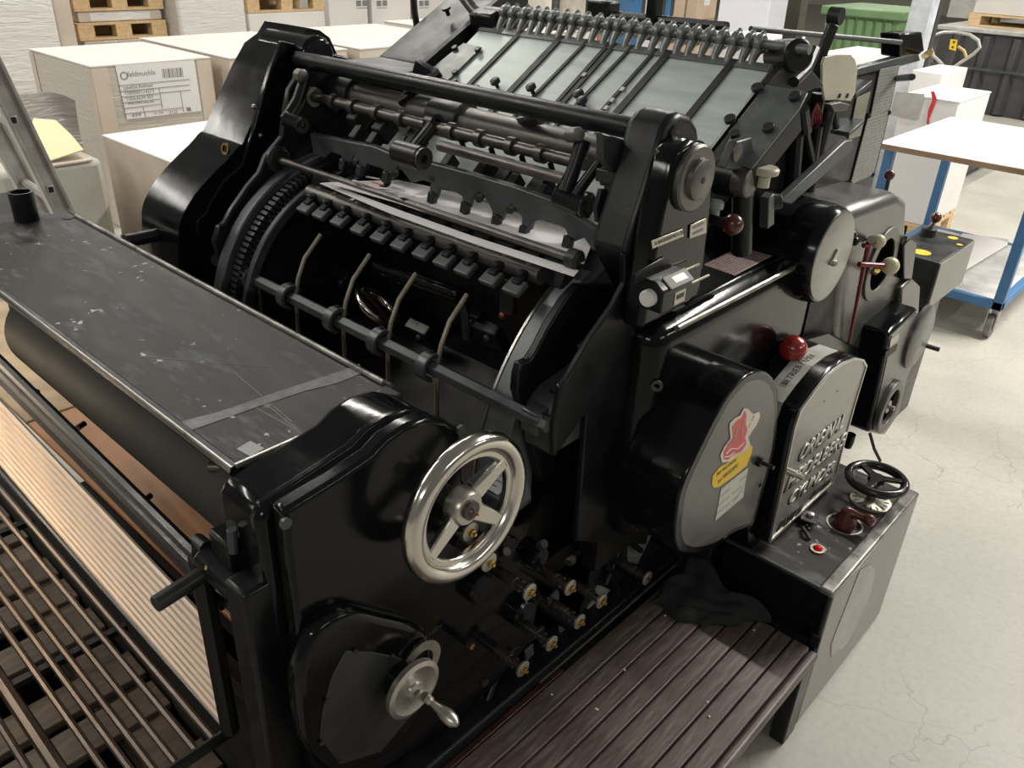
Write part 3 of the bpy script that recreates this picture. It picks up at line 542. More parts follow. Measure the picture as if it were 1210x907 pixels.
# ---- gripper bar with clamps
GY, GZ = 1.185, 1.205
part(MB().tube([(-1.76, GY, GZ), (-0.985, GY, GZ)], 0.019, 18), 'gripper_shaft', 'tube')
part(MB().prx([(GY+0.01, GZ-0.02), (GY+0.07, GZ-0.01), (GY+0.075, GZ+0.022), (GY+0.03, GZ+0.032)], -1.79, -0.945), 'gripper_seat', 'satin', 0.003)
cl0 = None
clx = []
for (a, b) in ((372, 245), (390, 250), (412, 262), (436, 272), (460, 283), (484, 293), (510, 303), (535, 312), (560, 322), (590, 330), (618, 340)):
    clx.append(PY(a, b, GY-0.02).x)
for k, xx in enumerate(clx):
    if cl0 is None:
        d = Vector((0, 0.06, 0.042))
        cl0 = part(MB().obox((xx, GY, GZ+0.012), (0.0105, 0, 0), (0, 0.045, 0.026), (0, -0.003, 0.0045)), 'gripper_clamp', 'satin', 0.003)
        x0 = xx
        part(MB().obox((xx, GY-0.043, GZ-0.022), (0.021, 0, 0), (0, 0.016, 0.009), (0, -0.004, 0.006)), 'clamp_foot', 'guard_iron', 0.003, parent=cl0)
        part(MB().ball((xx, GY-0.03, GZ+0.006), 0.0085, 10, (1, 1, 0.7)), 'clamp_screw', 'grey_iron', parent=cl0)
        part(MB().ball((xx, GY+0.02, GZ+0.034), 0.009, 10, (1, 1, 0.7)), 'clamp_screw', 'iron', parent=cl0)
        part(MB().cyl((xx, GY-0.005, GZ+0.018), (xx, GY-0.006, GZ+0.022), 0.006, 10), 'clamp_rivet', 'washer', parent=cl0)
        part(MB().obox((xx+0.002, GY+0.052, GZ+0.042), (0.018, 0, 0), (0, 0.018, 0.004), (0, -0.003, 0.006)), 'gripper_finger', 'satin', 0.002, parent=cl0)
    else: dup(cl0, (xx-x0, 0, 0))
# ---- hexagonal guard bar with collars and curved fingers
HK = 0.955; HY, HZ = 1.065*HK, 1.8-0.83*HK
hexb = part(MB().prx([(HY+0.0165*math.cos(math.radians(60*k+30)), HZ+0.0165*math.sin(math.radians(60*k+30))) for k in range(6)], -2.08, -0.825), 'guard_bar', 'grey_iron', 0.0015)
for xx in (-2.09, -0.82): part(MB().lathe((xx-0.01, HY, HZ), (1, 0, 0), [(0.015, 0), (0.015, 0.02)], 6), 'bar_nut', 'grey_iron', parent=hexb)
part(MB().box(-0.87, -0.83, HY-0.01, HY+0.06, HZ-0.03, HZ+0.018), 'bar_bracket', 'grey_iron', 0.004, parent=hexb)
part(MB().box(-2.06, -2.02, HY-0.01, HY+0.09, HZ-0.03, HZ+0.03), 'bar_bracket', 'grey_iron', 0.004, parent=hexb)
part(MB().cyl((-2.05, HY-0.01, HZ-0.07), (-2.0, HY-0.012, HZ-0.07), 0.022, 20), 'bar_clamp_knob', 'satin', parent=hexb)
c0 = None
for xx in (-1.887*HK, -1.712*HK, -1.517*HK, -1.352*HK, -1.187*HK):
    if c0 is None:
        x0 = xx
        c0 = part(MB().prx(arc_pts((HY, HZ), 0.031, 20, 260, 20)+arc_pts((HY, HZ), 0.021, 260, 20, 20), xx-0.014, xx+0.014), 'bar_collar', 'grey_iron', 0.002)
        arc = [(HY+0.012, HZ-0.20), (HY+0.008, HZ-0.10), (HY+0.010, HZ), (HY+0.022, HZ+0.045), (HY+0.045, HZ+0.09), (HY+0.095, HZ+0.137)]
        part(MB().tube([(xx+0.012, y, z) for y, z in arc], 0.0052, 8), 'curved_finger', 'finger', parent=c0)
        part(MB().cyl((xx, HY+0.005, HZ+0.03), (xx, HY+0.005, HZ+0.034), 0.004, 8), 'collar_screw', 'matte', parent=c0)
    else: dup(c0, (xx-x0, 0, 0))
# ---- tie rod, finger shaft, tube, low rod
part(MB().tube([(-1.96, 1.315, 1.488), (-0.86, 1.315, 1.488)], 0.0205, 24), 'tie_rod', 'satin')
TY = 1.38; TZ = (PY(396, 110, TY).z+PY(681, 173, TY).z)/2
tb = part(MB().tube([(-1.87, TY, TZ), (-1.0, TY, TZ)], 0.035, 28), 'roller_tube', 'tube', label='brown-grey worn steel tube')
for (xa, xb) in ((-1.88, -1.80), (-1.50, -1.40)): part(MB().tube([(xa, TY, TZ), (xb, TY, TZ)], 0.046, 28), 'tube_sleeve', 'iron', 0.002, parent=tb)
SY, SZ = 1.29, 1.409
fs = part(MB().tube([(-1.88, SY, SZ), (-0.98, SY, SZ)], 0.0125, 16), 'finger_shaft', 'rod')
part(MB().ring((-1.875, SY, SZ), (1, 0, 0), 0.013, 0.024, 0.012, 24), 'shaft_flange', 'washer', parent=fs)
for q in ((395, 121), (418, 127), (446, 134), (475, 141), (535, 158), (568, 166), (605, 176), (640, 184)):
    xx = PY(q[0], q[1], SY).x; part(MB().ring((xx-0.009, SY, SZ), (1, 0, 0), 0.0125, 0.019, 0.018, 20), 'shaft_collar', 'rod', parent=fs)
# hooked arms hanging from the finger shaft
for q in ((580, 178), (616, 188), (650, 198), (545, 170)):
    xx = PY(q[0], q[1], SY).x; part(MB().tube([(xx, SY, SZ-0.015), (xx, SY+0.01, SZ-0.035), (xx, SY+0.03, SZ-0.05)], 0.006, 8), 'hook_arm', 'satin', parent=fs)
LY, LZ = 1.175, 1.265
low = part(MB().tube([(-1.87, LY, LZ), (-0.885, LY, LZ)], 0.0095, 14), 'low_rod', 'rod')
part(MB().lathe((-0.912, LY, LZ), (1, 0, 0), [(0.02, 0), (0.02, 0.02), (0.013, 0.026)], 20), 'rod_flange', 'iron', parent=low)
part(MB().lathe((-1.885, LY, LZ), (1, 0, 0), [(0.034, 0), (0.034, 0.012), (0.026, 0.018)], 24), 'rod_flange', 'iron', parent=low)
# second dark shaft
p0, p1 = PY(520, 172, 1.25), PY(668, 212, 1.25)
part(MB().tube([p0, p1], 0.012, 14), 'dark_shaft', 'rod')
# notched gripper plate
U0, U1 = Vector((-1.82, 1.255, 1.345)), Vector((-0.93, 1.255, 1.345))
def npx(a, b): return PY(a, b, 1.245)
notch = [(366, 158), (404, 166), (440, 173), (462, 182), (520, 196), (560, 207), (610, 222), (652, 237), (690, 262), (712, 276), (722, 285), (714, 300), (700, 296), (690, 281), (674, 288), (668, 271), (655, 263), (640, 259), (629, 263), (625, 277), (614, 275), (617, 258), (612, 249), (604, 241), (597, 247), (592, 263), (582, 262), (581, 249), (575, 236), (567, 227), (558, 233), (554, 248), (546, 246), (546, 232), (536, 226), (519, 222), (515, 237), (506, 234), (509, 216), (500, 213), (486, 216), (478, 205), (470, 196), (463, 213), (452, 212), (453, 200), (434, 194), (429, 205), (421, 203), (424, 191), (418, 184), (412, 198), (402, 196), (403, 184), (392, 180), (384, 187), (370, 181)]
notch_old = [(362, 156), (404, 165), (412, 163), (440, 172), (455, 180), (520, 196), (560, 208), (600, 220), (640, 232), (655, 238), (700, 262), (720, 285), (712, 296), (688, 290), (670, 281), (650, 278), (640, 262), (628, 262), (622, 272), (610, 272), (600, 252), (588, 252), (582, 262), (572, 260), (555, 244), (530, 228), (505, 222), (487, 218), (470, 200), (462, 213), (448, 208), (440, 196), (430, 205), (418, 194), (398, 190), (395, 180), (370, 178)]
gp = part(MB().prism([npx(a, b) for a, b in notch], (0, 0.012, 0.004)), 'notched_plate', 'grey_iron', 0.002)
for q in ((420, 190), (468, 203), (512, 209), (567, 233), (604, 246)):
    p = PY(q[0], q[1], 1.250); part(MB().lathe(p, (0, -1, 0.3), [(0.012, 0), (0.012, 0.004), (0.006, 0.006)], 14), 'plate_bolt', 'iron', parent=gp)
tabs = [(406, 197), (426, 204), (457, 212), (511, 236), (550, 248), (587, 263), (619, 277), (671, 289)]
tb0 = None
for (a, b) in tabs:
    p = PY(a, b, 1.225)
    if tb0 is None:
        tb0 = part(MB().obox(p+Vector((0.0, 0, 0.004)), (0.009, 0, -0.002), (0, 0.003, 0.012), (0, -0.008, 0.002)), 'side_tab', 'iron', 0.002, parent=gp); tp = p
        part(MB().obox(p+Vector((0.004, -0.010, -0.012)), (0.006, 0, 0), (0, 0.012, 0.003), (0, -0.001, 0.004)), 'tab_hook', 'satin', 0.002, parent=tb0)
        part(MB().obox(p+Vector((0.0, 0.05, 0.07)), (0.012, 0, 0), (0, 0.015, 0.014), (0, -0.01, 0.012)), 'upper_block', 'matte', 0.003, parent=tb0)
    else: dup(tb0, p-tp, gp)
for (a, b) in ((425, 140), (455, 152), (490, 168), (575, 205), (600, 212), (640, 222)):
    p = PY(a, b, 1.30); part(MB().obox(p, (0.018, 0, 0), (0, 0.02, 0.016), (0, -0.012, 0.02)), 'gripper_block', 'matte', 0.004, parent=gp)
# levers on the finger shaft
def lever(pts, xk, rr, nm, m='grey_iron'):
    for i in range(len(pts)-1): pass
    return part(MB().tube(pts, rr, 12), nm, m)
a_, b_ = PY(358, 90, 1.26), PY(338, 140, 1.22)
lv = part(MB().tube([PX(362, 88, -1.85), PX(352, 120, -1.845), PX(338, 143, -1.84)], [0.014, 0.017, 0.018], 12), 'trip_lever', 'satin')
p = PX(358, 90, -1.83); part(MB().lathe(p+Vector((-0.02, 0, 0)), (1, 0, 0), [(0.016, 0), (0.016, 0.02), (0.012, 0.022)], 16), 'lever_eye', 'tube', parent=lv)
p = PX(356, 148, -1.80); part(MB().cyl(PX(336, 140, -1.84), p, 0.019, 18), 'lever_boss', 'satin', 0.003, parent=lv)
part(MB().ring(p, (1, 0, 0), 0.008, 0.019, 0.006, 20), 'boss_ring', 'rod', parent=lv)
# middle lever with big boss
ml = part(MB().tube([PY(512, 148, 1.2), PY(500, 163, 1.18), PY(488, 178, 1.16)], [0.014, 0.013, 0.014], 12), 'middle_lever', 'satin')
p = PY(488, 184, 1.15); part(MB().cyl(p+Vector((-0.05, 0, 0)), p+Vector((0.03, 0, 0)), 0.025, 22), 'lever_boss', 'satin', 0.003, parent=ml)
part(MB().ring(p+Vector((0.03, 0, 0)), (1, 0, 0), 0.009, 0.023, 0.006, 22), 'boss_ring', 'rod', parent=ml)
part(MB().ring(PY(512, 146, SY)+Vector((-0.012, 0, 0)), (1, 0, 0), 0.0125, 0.022, 0.024, 20), 'lever_eye', 'satin', parent=ml)
# operator-side double lever
rl = part(MB().tube([PX(689, 166, -0.985), PX(680, 195, -0.985), PX(668, 226, -0.99)], [0.017, 0.014, 0.016], 12), 'throw_lever', 'satin')
p = PX(688, 163, -0.975); part(MB().lathe(p+Vector((-0.03, 0, 0)), (0.9, -0.3, 0.25), [(0.014, 0), (0.014, 0.03), (0.012, 0.033), (0.004, 0.033)], 22), 'lever_cap', 'tube', parent=rl)
p = PX(672, 232, -0.985); part(MB().cyl(p+Vector((-0.03, 0, 0)), PX(690, 243, -0.955), 0.024, 22), 'lever_boss', 'satin', 0.003, parent=rl)
part(MB().ring(PX(690, 243, -0.955), (1, 0, 0), 0.012, 0.0225, 0.006, 22), 'boss_ring', 'rod', parent=rl)
part(MB().tube([PX(680, 230, -0.97), PX(702, 200, -0.95), PX(722, 172, -0.93)], [0.012, 0.011, 0.007], 12), 'connecting_arm', 'satin', parent=rl)
part(MB().prism([PX(a, b, -0.9) for a, b in ((703, 155), (735, 165), (752, 172), (735, 215), (718, 205), (705, 188))], (0.015, 0, 0)), 'frame_bracket', 'grey_iron', 0.003)
for k in range(3): part(MB().obox(PX(716+5*k, 208+5*k, -0.9), (0.02, 0, 0), (0, 0.006, 0), (0, 0, 0.012)), 'adjust_block', 'iron', 0.002)
part(MB().prism([PX(a, b, -0.9) for a, b in ((706, 222), (722, 224), (716, 250), (702, 262), (700, 245))], (0.01, 0, 0)), 'side_guide', 'iron', 0.002)
# white sheet on the cylinder and paper scraps under the grippers are separate things (see below)
# ---- feed board: sloping pale sheet metal with tapes
FP, FN = Vector((-1.3, 1.765, 1.562)), Vector((0, -0.65, 1)).normalized()
FD = Vector((0, 1, 0.65)).normalized()
def FB(px, py, h=0.0): return onplane(px, py, FP+FN*h, FN)
def fbp(x, s, h=0): # x and distance along the slope from the top rail
    return Vector((x, FP.y, FP.z))-FD*s+FN*h
fb = part(MB().prism([fbp(-1.74, -0.01), fbp(-0.865, -0.01), fbp(-0.865, 0.52), fbp(-1.74, 0.52)], -FN*0.008), 'feed_board', 'board', 0.001, label='sloping pale green-grey sheet metal feed board')
part(MB().prism([fbp(-1.74, -0.01, 0.001), fbp(-0.865, -0.01, 0.001), fbp(-0.865, 0.012, 0.001), fbp(-1.74, 0.012, 0.001)], FN*0.003), 'top_edge_strip', 'hook', parent=fb)
part(MB().prism([fbp(-1.74, 0.0, -0.02), fbp(-0.865, 0.0, -0.02), fbp(-0.865, 0.5, -0.02), fbp(-1.74, 0.5, -0.02)], -FN*0.05), 'board_frame', 'matte', parent=fb)
for (a, b, c, d, w) in ((560, 95, 613, 42, .0075), (602, 110, 661, 48, .0095), (637, 108, 687, 58, .0045), (660, 120, 711, 63, .0055), (666, 122, 724, 57, .006), (692, 112, 740, 65, .0045), (713, 130, 768, 69, .0045), (729, 134, 789, 65, .0095), (814, 138, 864, 77, .0085)):
    x1 = FB(c, d).x; x0 = FB(a, b).x; xm = (x0+x1)/2
    t0, t1 = fbp(x1, -0.01, 0.0008), fbp(x0+(x0-x1)*0.6, 0.35, 0.0008)
    part(MB().prism([t0+Vector((-w, 0, 0)), t0+Vector((w, 0, 0)), t1+Vector((w, 0, 0)), t1+Vector((-w, 0, 0))], FN*0.004), 'feed_tape', 'rubber', parent=fb)
for (a, b) in ((690, 88), (735, 105), (723, 118), (716, 127)):
    p = FB(a, b, 0.006); part(MB().obox(p, (0.005, 0, 0), FD*0.006, FN*0.0008), 'tape_splice', 'white', parent=fb)
for (a, b) in ((588, 103), (686, 118), (539, 105), (630, 110), (690, 126), (565, 112)):
    p = FB(a, b, 0.0); hk = part(MB().lathe(p, FN, [(0.005, 0), (0.005, 0.012), (0.013, 0.014), (0.013, 0.022), (0.010, 0.024)], 16), 'thumb_screw', 'iron', parent=fb)
# far end strip and bolts
part(MB().prism([FB(a, b, 0.003) for a, b in ((548, 52), (570, 57), (530, 96), (505, 86))], FN*0.004), 'far_strip', 'hook', 0.001)
for (a, b) in ((538, 58), (565, 60), (513, 84), (538, 87)):
    p = FB(a, b, 0.007); part(MB().cyl(p, p+FN*0.008, 0.0085, 12), 'strip_bolt', 'iron', 0.001)
# near end plate and bolts
ep = [FB(a, b, 0.004) for a, b in ((906, 102), (955, 112), (945, 131), (889, 201), (866, 196), (862, 158))]
epo = part(MB().prism(ep, FN*0.006), 'feed_end_plate', 'guard_iron', 0.0015)
part(MB().prism([ep[2]-FN*0.001, ep[3]-FN*0.001, ep[3]-FN*0.05, ep[2]-FN*0.05], (-0.012, 0, 0)), 'feed_side_wall', 'matte', parent=epo)
for (a, b) in ((939, 116), (908, 153), (895, 106), (863, 143)):
    p = FB(a, b, 0.01); part(MB().cyl(p, p+FN*0.010, 0.0125, 14), 'plate_bolt', 'iron', 0.0015, parent=epo)
# gripper-hook rail
RY, RZ = 1.795, 1.605
rail = part(MB().tube([(-1.75, RY, RZ), (-0.80, RY, RZ)], 0.010, 14), 'hook_rail', 'hook')
hx = [597, 608, 621, 633, 643, 654, 667, 679, 692, 706, 720, 731, 746, 761, 777, 791, 806, 820, 836, 852, 868, 884, 896]
h0 = None
for a in hx:
    xx = PY(a, 25+(a-590)*0.125, RY).x
    if h0 is None:
        hx0 = xx
        h0 = part(MB().ring((xx-0.007, RY, RZ), (1, 0, 0), 0.009, 0.021, 0.016, 18), 'feed_hook', 'hook', 0.003)
        part(MB().tube([(xx, RY-0.008, RZ-0.012), (xx, RY-0.022, RZ-0.032), (xx, RY-0.026, RZ-0.052)], [0.012, 0.0085, 0.0095], 10), 'hook_leg', 'hook', parent=h0)
        part(MB().cyl((xx, RY-0.027, RZ-0.066), (xx, RY-0.026, RZ-0.05), 0.011, 12), 'hook_foot', 'rubber', parent=h0)
        part(MB().tube([(xx, RY-0.006, RZ+0.012), (xx+0.001, RY+0.010, RZ+0.022)], 0.0065, 8), 'hook_screw', 'hook', parent=h0)
    else: dup(h0, (xx-hx0, 0, 0))
# big sloping beam on the far side
bm_ = [(444, 75), (505, 82), (640, -40), (600, -50)]
B0 = PX(455, 70, -1.86); 
beam_top = [PX(447, 66, -1.99), PX(500, 76, -1.80), PX(624, -32, -1.80), PX(560, -40, -1.99)]
e = PX(500, 76, -1.80); g = PX(618, -28, -1.80); d = (g-e)
bt = [Vector((-1.99, e.y, e.z)), Vector((-1.80, e.y, e.z)), Vector((-1.80, e.y, e.z))+d, Vector((-1.99, e.y, e.z))+d]
beam = part(MB().prism(bt, (0, 0.05, -0.13)), 'feeder_beam', 'iron', 0.004)
p = PX(530, 18, -1.88); part(MB().lathe(p, (0, -0.5, 1), [(0.006, 0), (0.006, 0.016), (0.014, 0.018), (0.012, 0.024)], 12), 'beam_knob', 'satin', parent=beam)
part(MB().prism([PX(a, b, -1.78) for a, b in ((500, 76), (600, -10), (625, -8), (622, 25), (540, 60), (506, 95))], (-0.02, 0, 0)), 'beam_cheek', 'matte', parent=beam)
part(MB().prism([PZ(a, b, 1.48) for a, b in ((385, 72), (450, 67), (505, 78), (460, 92))], (0, 0, -0.012)), 'far_shelf', 'iron', 0.002)
part(MB().tube([PX(488, -10, -2.05), PX(490, 15, -2.05), PX(494, 40, -2.05)], 0.010, 10), 'air_hose', 'rubber')
part(MB().tube([PX(548, -5, -1.85), PX(560, 12, -1.80), PX(572, 22, -1.75)], [0.018, 0.016, 0.018], 12), 'ribbed_hose', 'rod')
part(MB().obox(PY(578, 30, RY), (0.045, 0, 0), (0, 0.03, 0.01), (0, -0.01, 0.04)), 'rail_bracket', 'satin', 0.008)
for (a, b, c, d) in ((520, 85, 470, 120), (590, 150, 640, 140), (610, 155, 640, 130)):
    part(MB().tube([PY(a, b, 1.42), PY(c, d, 1.34)], 0.012, 8), 'feed_stay', 'satin')
part(MB().prism([PY(a, b, 1.40) for a, b in ((490, 70), (506, 80), (525, 108), (480, 112))], (0, 0.02, 0)), 'stay_gusset', 'satin', 0.003)
# ================================================================ operator side casings
XB = -0.74
bd = part(MB().box(-0.845, XB, 1.245, 1.98, 0.62, 1.148), 'drive_casing', 'black', 0.05, seg=7)
part(MB().tube([PX(800, 388, XB+0.002), PX(952, 309, XB+0.002)], 0.006, 8), 'casing_bead', 'steel', parent=bd)
part(MB().box(-0.98, -0.775, 1.40, 1.95, 1.10, 1.152), 'casing_shelf', 'black', 0.006, parent=bd)
p = PX(776, 455, -0.745); part(MB().ring(p, (0.6, -0.8, 0), 0.006, 0.012, 0.005, 16), 'casing_screw', 'grey_iron', parent=bd)
# red-printed instruction plate on the shelf
ip = [PZ(a, b, 1.151) for a, b in ((831, 313), (877, 291), (917, 300), (868, 326))]
part(MB().prism(ip, (0, 0, 0.0015)), 'instruction_plate', 'red_print', 0.001, label='worn plate with red printed text')
# counter box
cb = PX(783, 345, -0.735)
cps = [(760, 345), (765, 325), (775, 322), (797, 330), (806, 340), (809, 355), (796, 366), (763, 362)]
cO = PZ(765, 362, 1.15)
cw0 = [(0.0, 0.0), (0.0, 0.03), (0.012, 0.056), (0.050, 0.056), (0.07, 0.042), (0.07, 0.0)]   # x, z section
CXB, CZB = -0.775, 1.215
def csec(y): return [Vector((CXB+a, y, CZB+b)) for a, b in cw0]
y0c = 1.18
cnt = part(MB().prism(csec(y0c), (0, 0.098, 0)), 'counter_box', 'satin', 0.003, label='black sheet counter with white reset knob')
kp = Vector((CXB+0.045, y0c, CZB+0.026)); part(MB().lathe(kp+Vector((0, 0.002, 0)), (0, -1, 0), [(0.013, 0), (0.0155, 0.003), (0.0155, 0.014), (0.013, 0.017)], 24), 'reset_knob', 'white', parent=cnt)
a_, b_ = Vector((CXB+0.050, y0c, CZB+0.056)), Vector((CXB+0.0698, y0c, CZB+0.0423))
dn = (b_-a_); nn = Vector((-dn.z, 0, dn.x)).normalized()
def cfr(u0, u1, v0, v1, h): return [a_+dn*u0+Vector((0, v0, 0))+nn*h, a_+dn*u1+Vector((0, v0, 0))+nn*h, a_+dn*u1+Vector((0, v1, 0))+nn*h, a_+dn*u0+Vector((0, v1, 0))+nn*h]
part(MB().prism(cfr(-0.05, 1.1, 0.022, 0.096, 0), nn*0.003), 'counter_frame', mat('matt_grey_bezel', (0.3, 0.3, 0.28), 0.6), 0.001, parent=cnt)
part(MB().prism(cfr(0.25, 0.8, 0.042, 0.082, 0.003), nn*0.0006), 'counter_window', mat('counter_window', (0.3, 0.3, 0.27), 0.3), parent=cnt)
part(MB().box(CXB+0.07, CXB+0.0712, y0c+0.04, y0c+0.075, CZB+0.006, CZB+0.03), 'counter_label', 'washer', parent=cnt)
part(MB().box(CXB+0.0711, CXB+0.0716, y0c+0.045, y0c+0.07, CZB+0.016, CZB+0.025), 'counter_label_print', 'ink', parent=cnt)
for dx, dz in ((0.04, 0.045), (0.064, 0.03)): part(MB().cyl(Vector((CXB+dx, y0c+0.09, CZB+dz)), Vector((CXB+dx, y0c+0.165, CZB+dz)), 0.0025, 8), 'counter_pin', 'washer', parent=cnt)
part(MB().prism([PX(a, b, -0.75) for a, b in ((748, 322), (783, 303), (790, 305), (792, 318), (748, 335))], (0.004, 0, 0)), 'counter_bracket', 'satin', 0.0015)
# ---- rounded gear cover with emblem sticker
dome = yz([(822, 654), (805, 652), (798, 637), (799, 610), (806, 575), (829, 525), (849, 486), (869, 456), (889, 440), (905, 439), (916, 450), (920, 469), (917, 525), (899, 592), (890, 620), (884, 623), (865, 631), (846, 646)], -0.62)
dome = spl(dome, 4)
dm = part(MB().prx(dome, -0.76, -0.62), 'gear_cover', 'black', 0.026, seg=5)
cyc = sum(y for y, z in dome)/len(dome); czc = sum(z for y, z in dome)/len(dome)
part(MB().prx([(cyc+(y-cyc)*0.90, czc+(z-czc)*0.92) for y, z in dome], -0.6225, -0.6192), 'cover_face', 'cover_face', 0.0015, parent=dm, label='grey satin face of the rounded gear cover')
XS = -0.6185
yl = part(MB().prism([PX(a, b, XS) for a, b in ((841, 572), (842, 562), (850, 552), (862, 545), (880, 530), (885, 524), (889, 527), (888, 535), (882, 550), (866, 563), (849, 575), (843, 576))], (0.0006, 0, 0)), 'sticker_banner', 'yellow', parent=dm, label='yellow banner of the emblem sticker')
M['sticker_red'] = mat('sticker_red', (0.6, 0.09, 0.1), 0.4, 0, 0.2, 60)
M['sticker_cream'] = mat('sticker_cream', (0.68, 0.6, 0.5), 0.45)
lion_o = [(853, 546), (851, 538), (856, 527), (863, 518), (862, 508), (862, 500), (868, 494), (874, 491), (879, 482), (884, 483), (890, 489), (897, 486), (898, 492), (893, 503), (888, 510), (884, 517), (886, 524), (882, 533), (872, 537), (862, 545)]
part(MB().prism([PX(a, b, XS+0.0005) for a, b in lion_o], (0.0005, 0, 0)), 'sticker_outline', 'sticker_cream', parent=dm)
lion_i = [(855, 542), (855, 534), (860, 524), (866, 517), (865, 504), (870, 497), (876, 493), (880, 485), (882, 490), (881, 500), (883, 508), (880, 517), (882, 524), (876, 533), (866, 537), (860, 543)]
part(MB().prism([PX(a, b, XS+0.0009) for a, b in lion_i], (0.0005, 0, 0)), 'sticker_figure', 'sticker_red', parent=dm, label='red heraldic animal figure on the sticker')
for body_, q0, q1 in (('dem weit drucker', (846, 563), (884, 533)), ('aus HEIDELBERG', (848, 571), (886, 539))):
    a0 = PX(q0[0], q0[1], XS+0.0007); a1 = PX(q1[0], q1[1], XS+0.0007)
    t = text('sticker_text', body_, 'ink', dm, a0, (a1-a0), Vector((0, -(a1-a0).z, (a1-a0).y)), 0.017, 0.0002, wide=0.68)
nt_ = part(MB().prism([PX(a, b, XS) for a, b in ((852, 577), (884, 552), (878, 587), (845, 615))], (0.0005, 0, 0)), 'paper_note', 'note_print', parent=dm, label='small handwritten paper note')
for pts in (((858, 536), (864, 530), (872, 530), (879, 523)), ((868, 520), (870, 508), (874, 500)), ((876, 516), (877, 505), (880, 495)), ((884, 505), (889, 497), (891, 491)), ((886, 500), (893, 494)), ((856, 540), (862, 539), (868, 534))):
    part(MB().tube([PX(a, b, XS+0.0016) for a, b in pts], 0.0013, 5), 'sticker_line', 'sticker_cream', parent=dm)
part(MB().prism([PX(a, b, -0.63) for a, b in ((884, 624), (890, 620), (893, 634), (902, 640), (899, 650), (889, 650), (884, 640))], (-0.05, 0, 0)), 'cover_lip', 'black', 0.002, parent=dm)
kn = PX(905, 545, -0.60); part(MB().lathe(PX(895, 544, -0.62), (1, 0, 0), [(0.012, 0), (0.012, 0.012), (0.005, 0.014), (0.005, 0.04)], 14), 'cover_knob', 'satin', parent=dm)
p = PX(898, 573, -0.619); part(MB().cyl(p, p+Vector((0.003, 0, 0)), 0.005, 10), 'cover_screw', 'matte', parent=dm)
# ---- cast guard plate with raised lettering
XG = -0.60
gd = yz([(907, 643), (921, 580), (937, 505), (944, 484), (960, 462), (978, 440), (995, 427), (1009, 421), (1020, 423), (1024, 430), (1009, 480), (998, 520), (987, 562), (983, 572)], XG)
gdo = part(MB().prx(gd, -0.73, XG), 'lettered_guard', 'black', 0.010, seg=3)
gc = (sum(y for y, z in gd)/len(gd), sum(z for y, z in gd)/len(gd))
sc_ = lambda k, j: [(gc[0]+(y-gc[0])*k, gc[1]+(z-gc[1])*j) for y, z in gd]
face = part(MB().prx(sc_(0.985, 0.985), XG-0.002, XG+0.0012), 'guard_face', 'guard_face', 0.001, parent=gdo, label='brushed grey face plate with raised lettering')
rim = sc_(0.985, 0.985); rim2 = sc_(0.95, 0.955)
mbr = MB(); nn_ = len(rim)
for i in range(nn_):
    j = (i+1) % nn_
    mbr.prism([(XG+0.001, *rim[i]), (XG+0.001, *rim[j]), (XG+0.001, *rim2[j]), (XG+0.001, *rim2[i])], (0.003, 0, 0))
part(mbr, 'guard_rim', 'alu', 0, parent=gdo)
M['letter_pale'] = mat('bare_raised_letter', (0.6, 0.58, 0.52), 0.4, 0.5)
def gtext(body_, q0, q1, wd, sz, m='letter_pale', ex=0.004):
    a0 = PX(q0[0], q0[1], XG+0.001); a1 = PX(q1[0], q1[1], XG+0.001); d = a1-a0; up = Vector((0, -d.z, d.y))
    cu = text('raised_lettering', body_, m, gdo, a0, d, up, sz, ex, shear=0.25, off=0.008 if m != 'ink' else 0.0)
    if cu is not None:
        w = max((v.co.dot(d.normalized()) for v in cu.data.vertices)); k = d.length/w
        dn = d.normalized()
        for v in cu.data.vertices: v.co = v.co+dn*(v.co.dot(dn)*(k-1))
        sh = text('lettering_base', body_, 'ink', gdo, a0, d, up, sz, 0.0016, shear=0.25, off=0.045)
        for v in sh.data.vertices: v.co = v.co+dn*(v.co.dot(dn)*(k-1))+Vector((0, -0.003, -0.003))
    return cu
gtext('ORIGINAL', (941, 546), (994, 504), 0, 0.062)
gtext('HEIDELBERG', (926, 580), (996, 524), 0, 0.058)
gtext('CYLINDER', (929, 597), (983, 556), 0, 0.052)
gtext('EA.277 /6', (918, 626), (946, 604), 0, 0.034, 'ink', 0.002)
gtext('45.8020', (956, 589), (980, 570), 0, 0.026, 'ink', 0.002)
p = PX(944, 562, XG); part(MB().lathe(PX(930, 556, XG), (1, 0.15, -0.1), [(0.009, 0), (0.009, 0.02), (0.006, 0.022), (0.006, 0.04)], 14), 'guard_pin', 'washer', parent=gdo)
for q in ((974, 474), (989, 462)):
    p = PX(q[0], q[1], XG+0.001); part(MB().cyl(p, p+Vector((0.0008, 0, 0)), 0.003, 8), 'face_hole', 'matte', parent=gdo)
# printed strip on the curved top
strip = gd[2:8]
mbs = MB()
for i in range(len(strip)-1):
    (y0, z0), (y1, z1) = strip[i], strip[i+1]; nrm = Vector((0, -(z1-z0), (y1-y0))).normalized()
    a, b = Vector((-0.69, y0, z0))+nrm*0.0006, Vector((-0.69, y1, z1))+nrm*0.0006
    mbs.prism([a, b, b+Vector((0.05, 0, 0)), a+Vector((0.05, 0, 0))], nrm*0.001)
stp = part(mbs, 'top_strip', mat('pale_strip', (0.5, 0.5, 0.46), 0.4, 0.2), parent=gdo)
def strip_text(body_, i, off, sz):
    (y0, z0), (y1, z1) = strip[i], strip[i+1]; d = Vector((0, y1-y0, z1-z0)).normalized(); nrm = Vector((0, -d.z, d.y))
    text('strip_text', body_, 'ink', gdo, Vector((-0.657, y0, z0))+nrm*0.0018+d*off, d, Vector((-1, 0, 0)), sz, 0.0003)
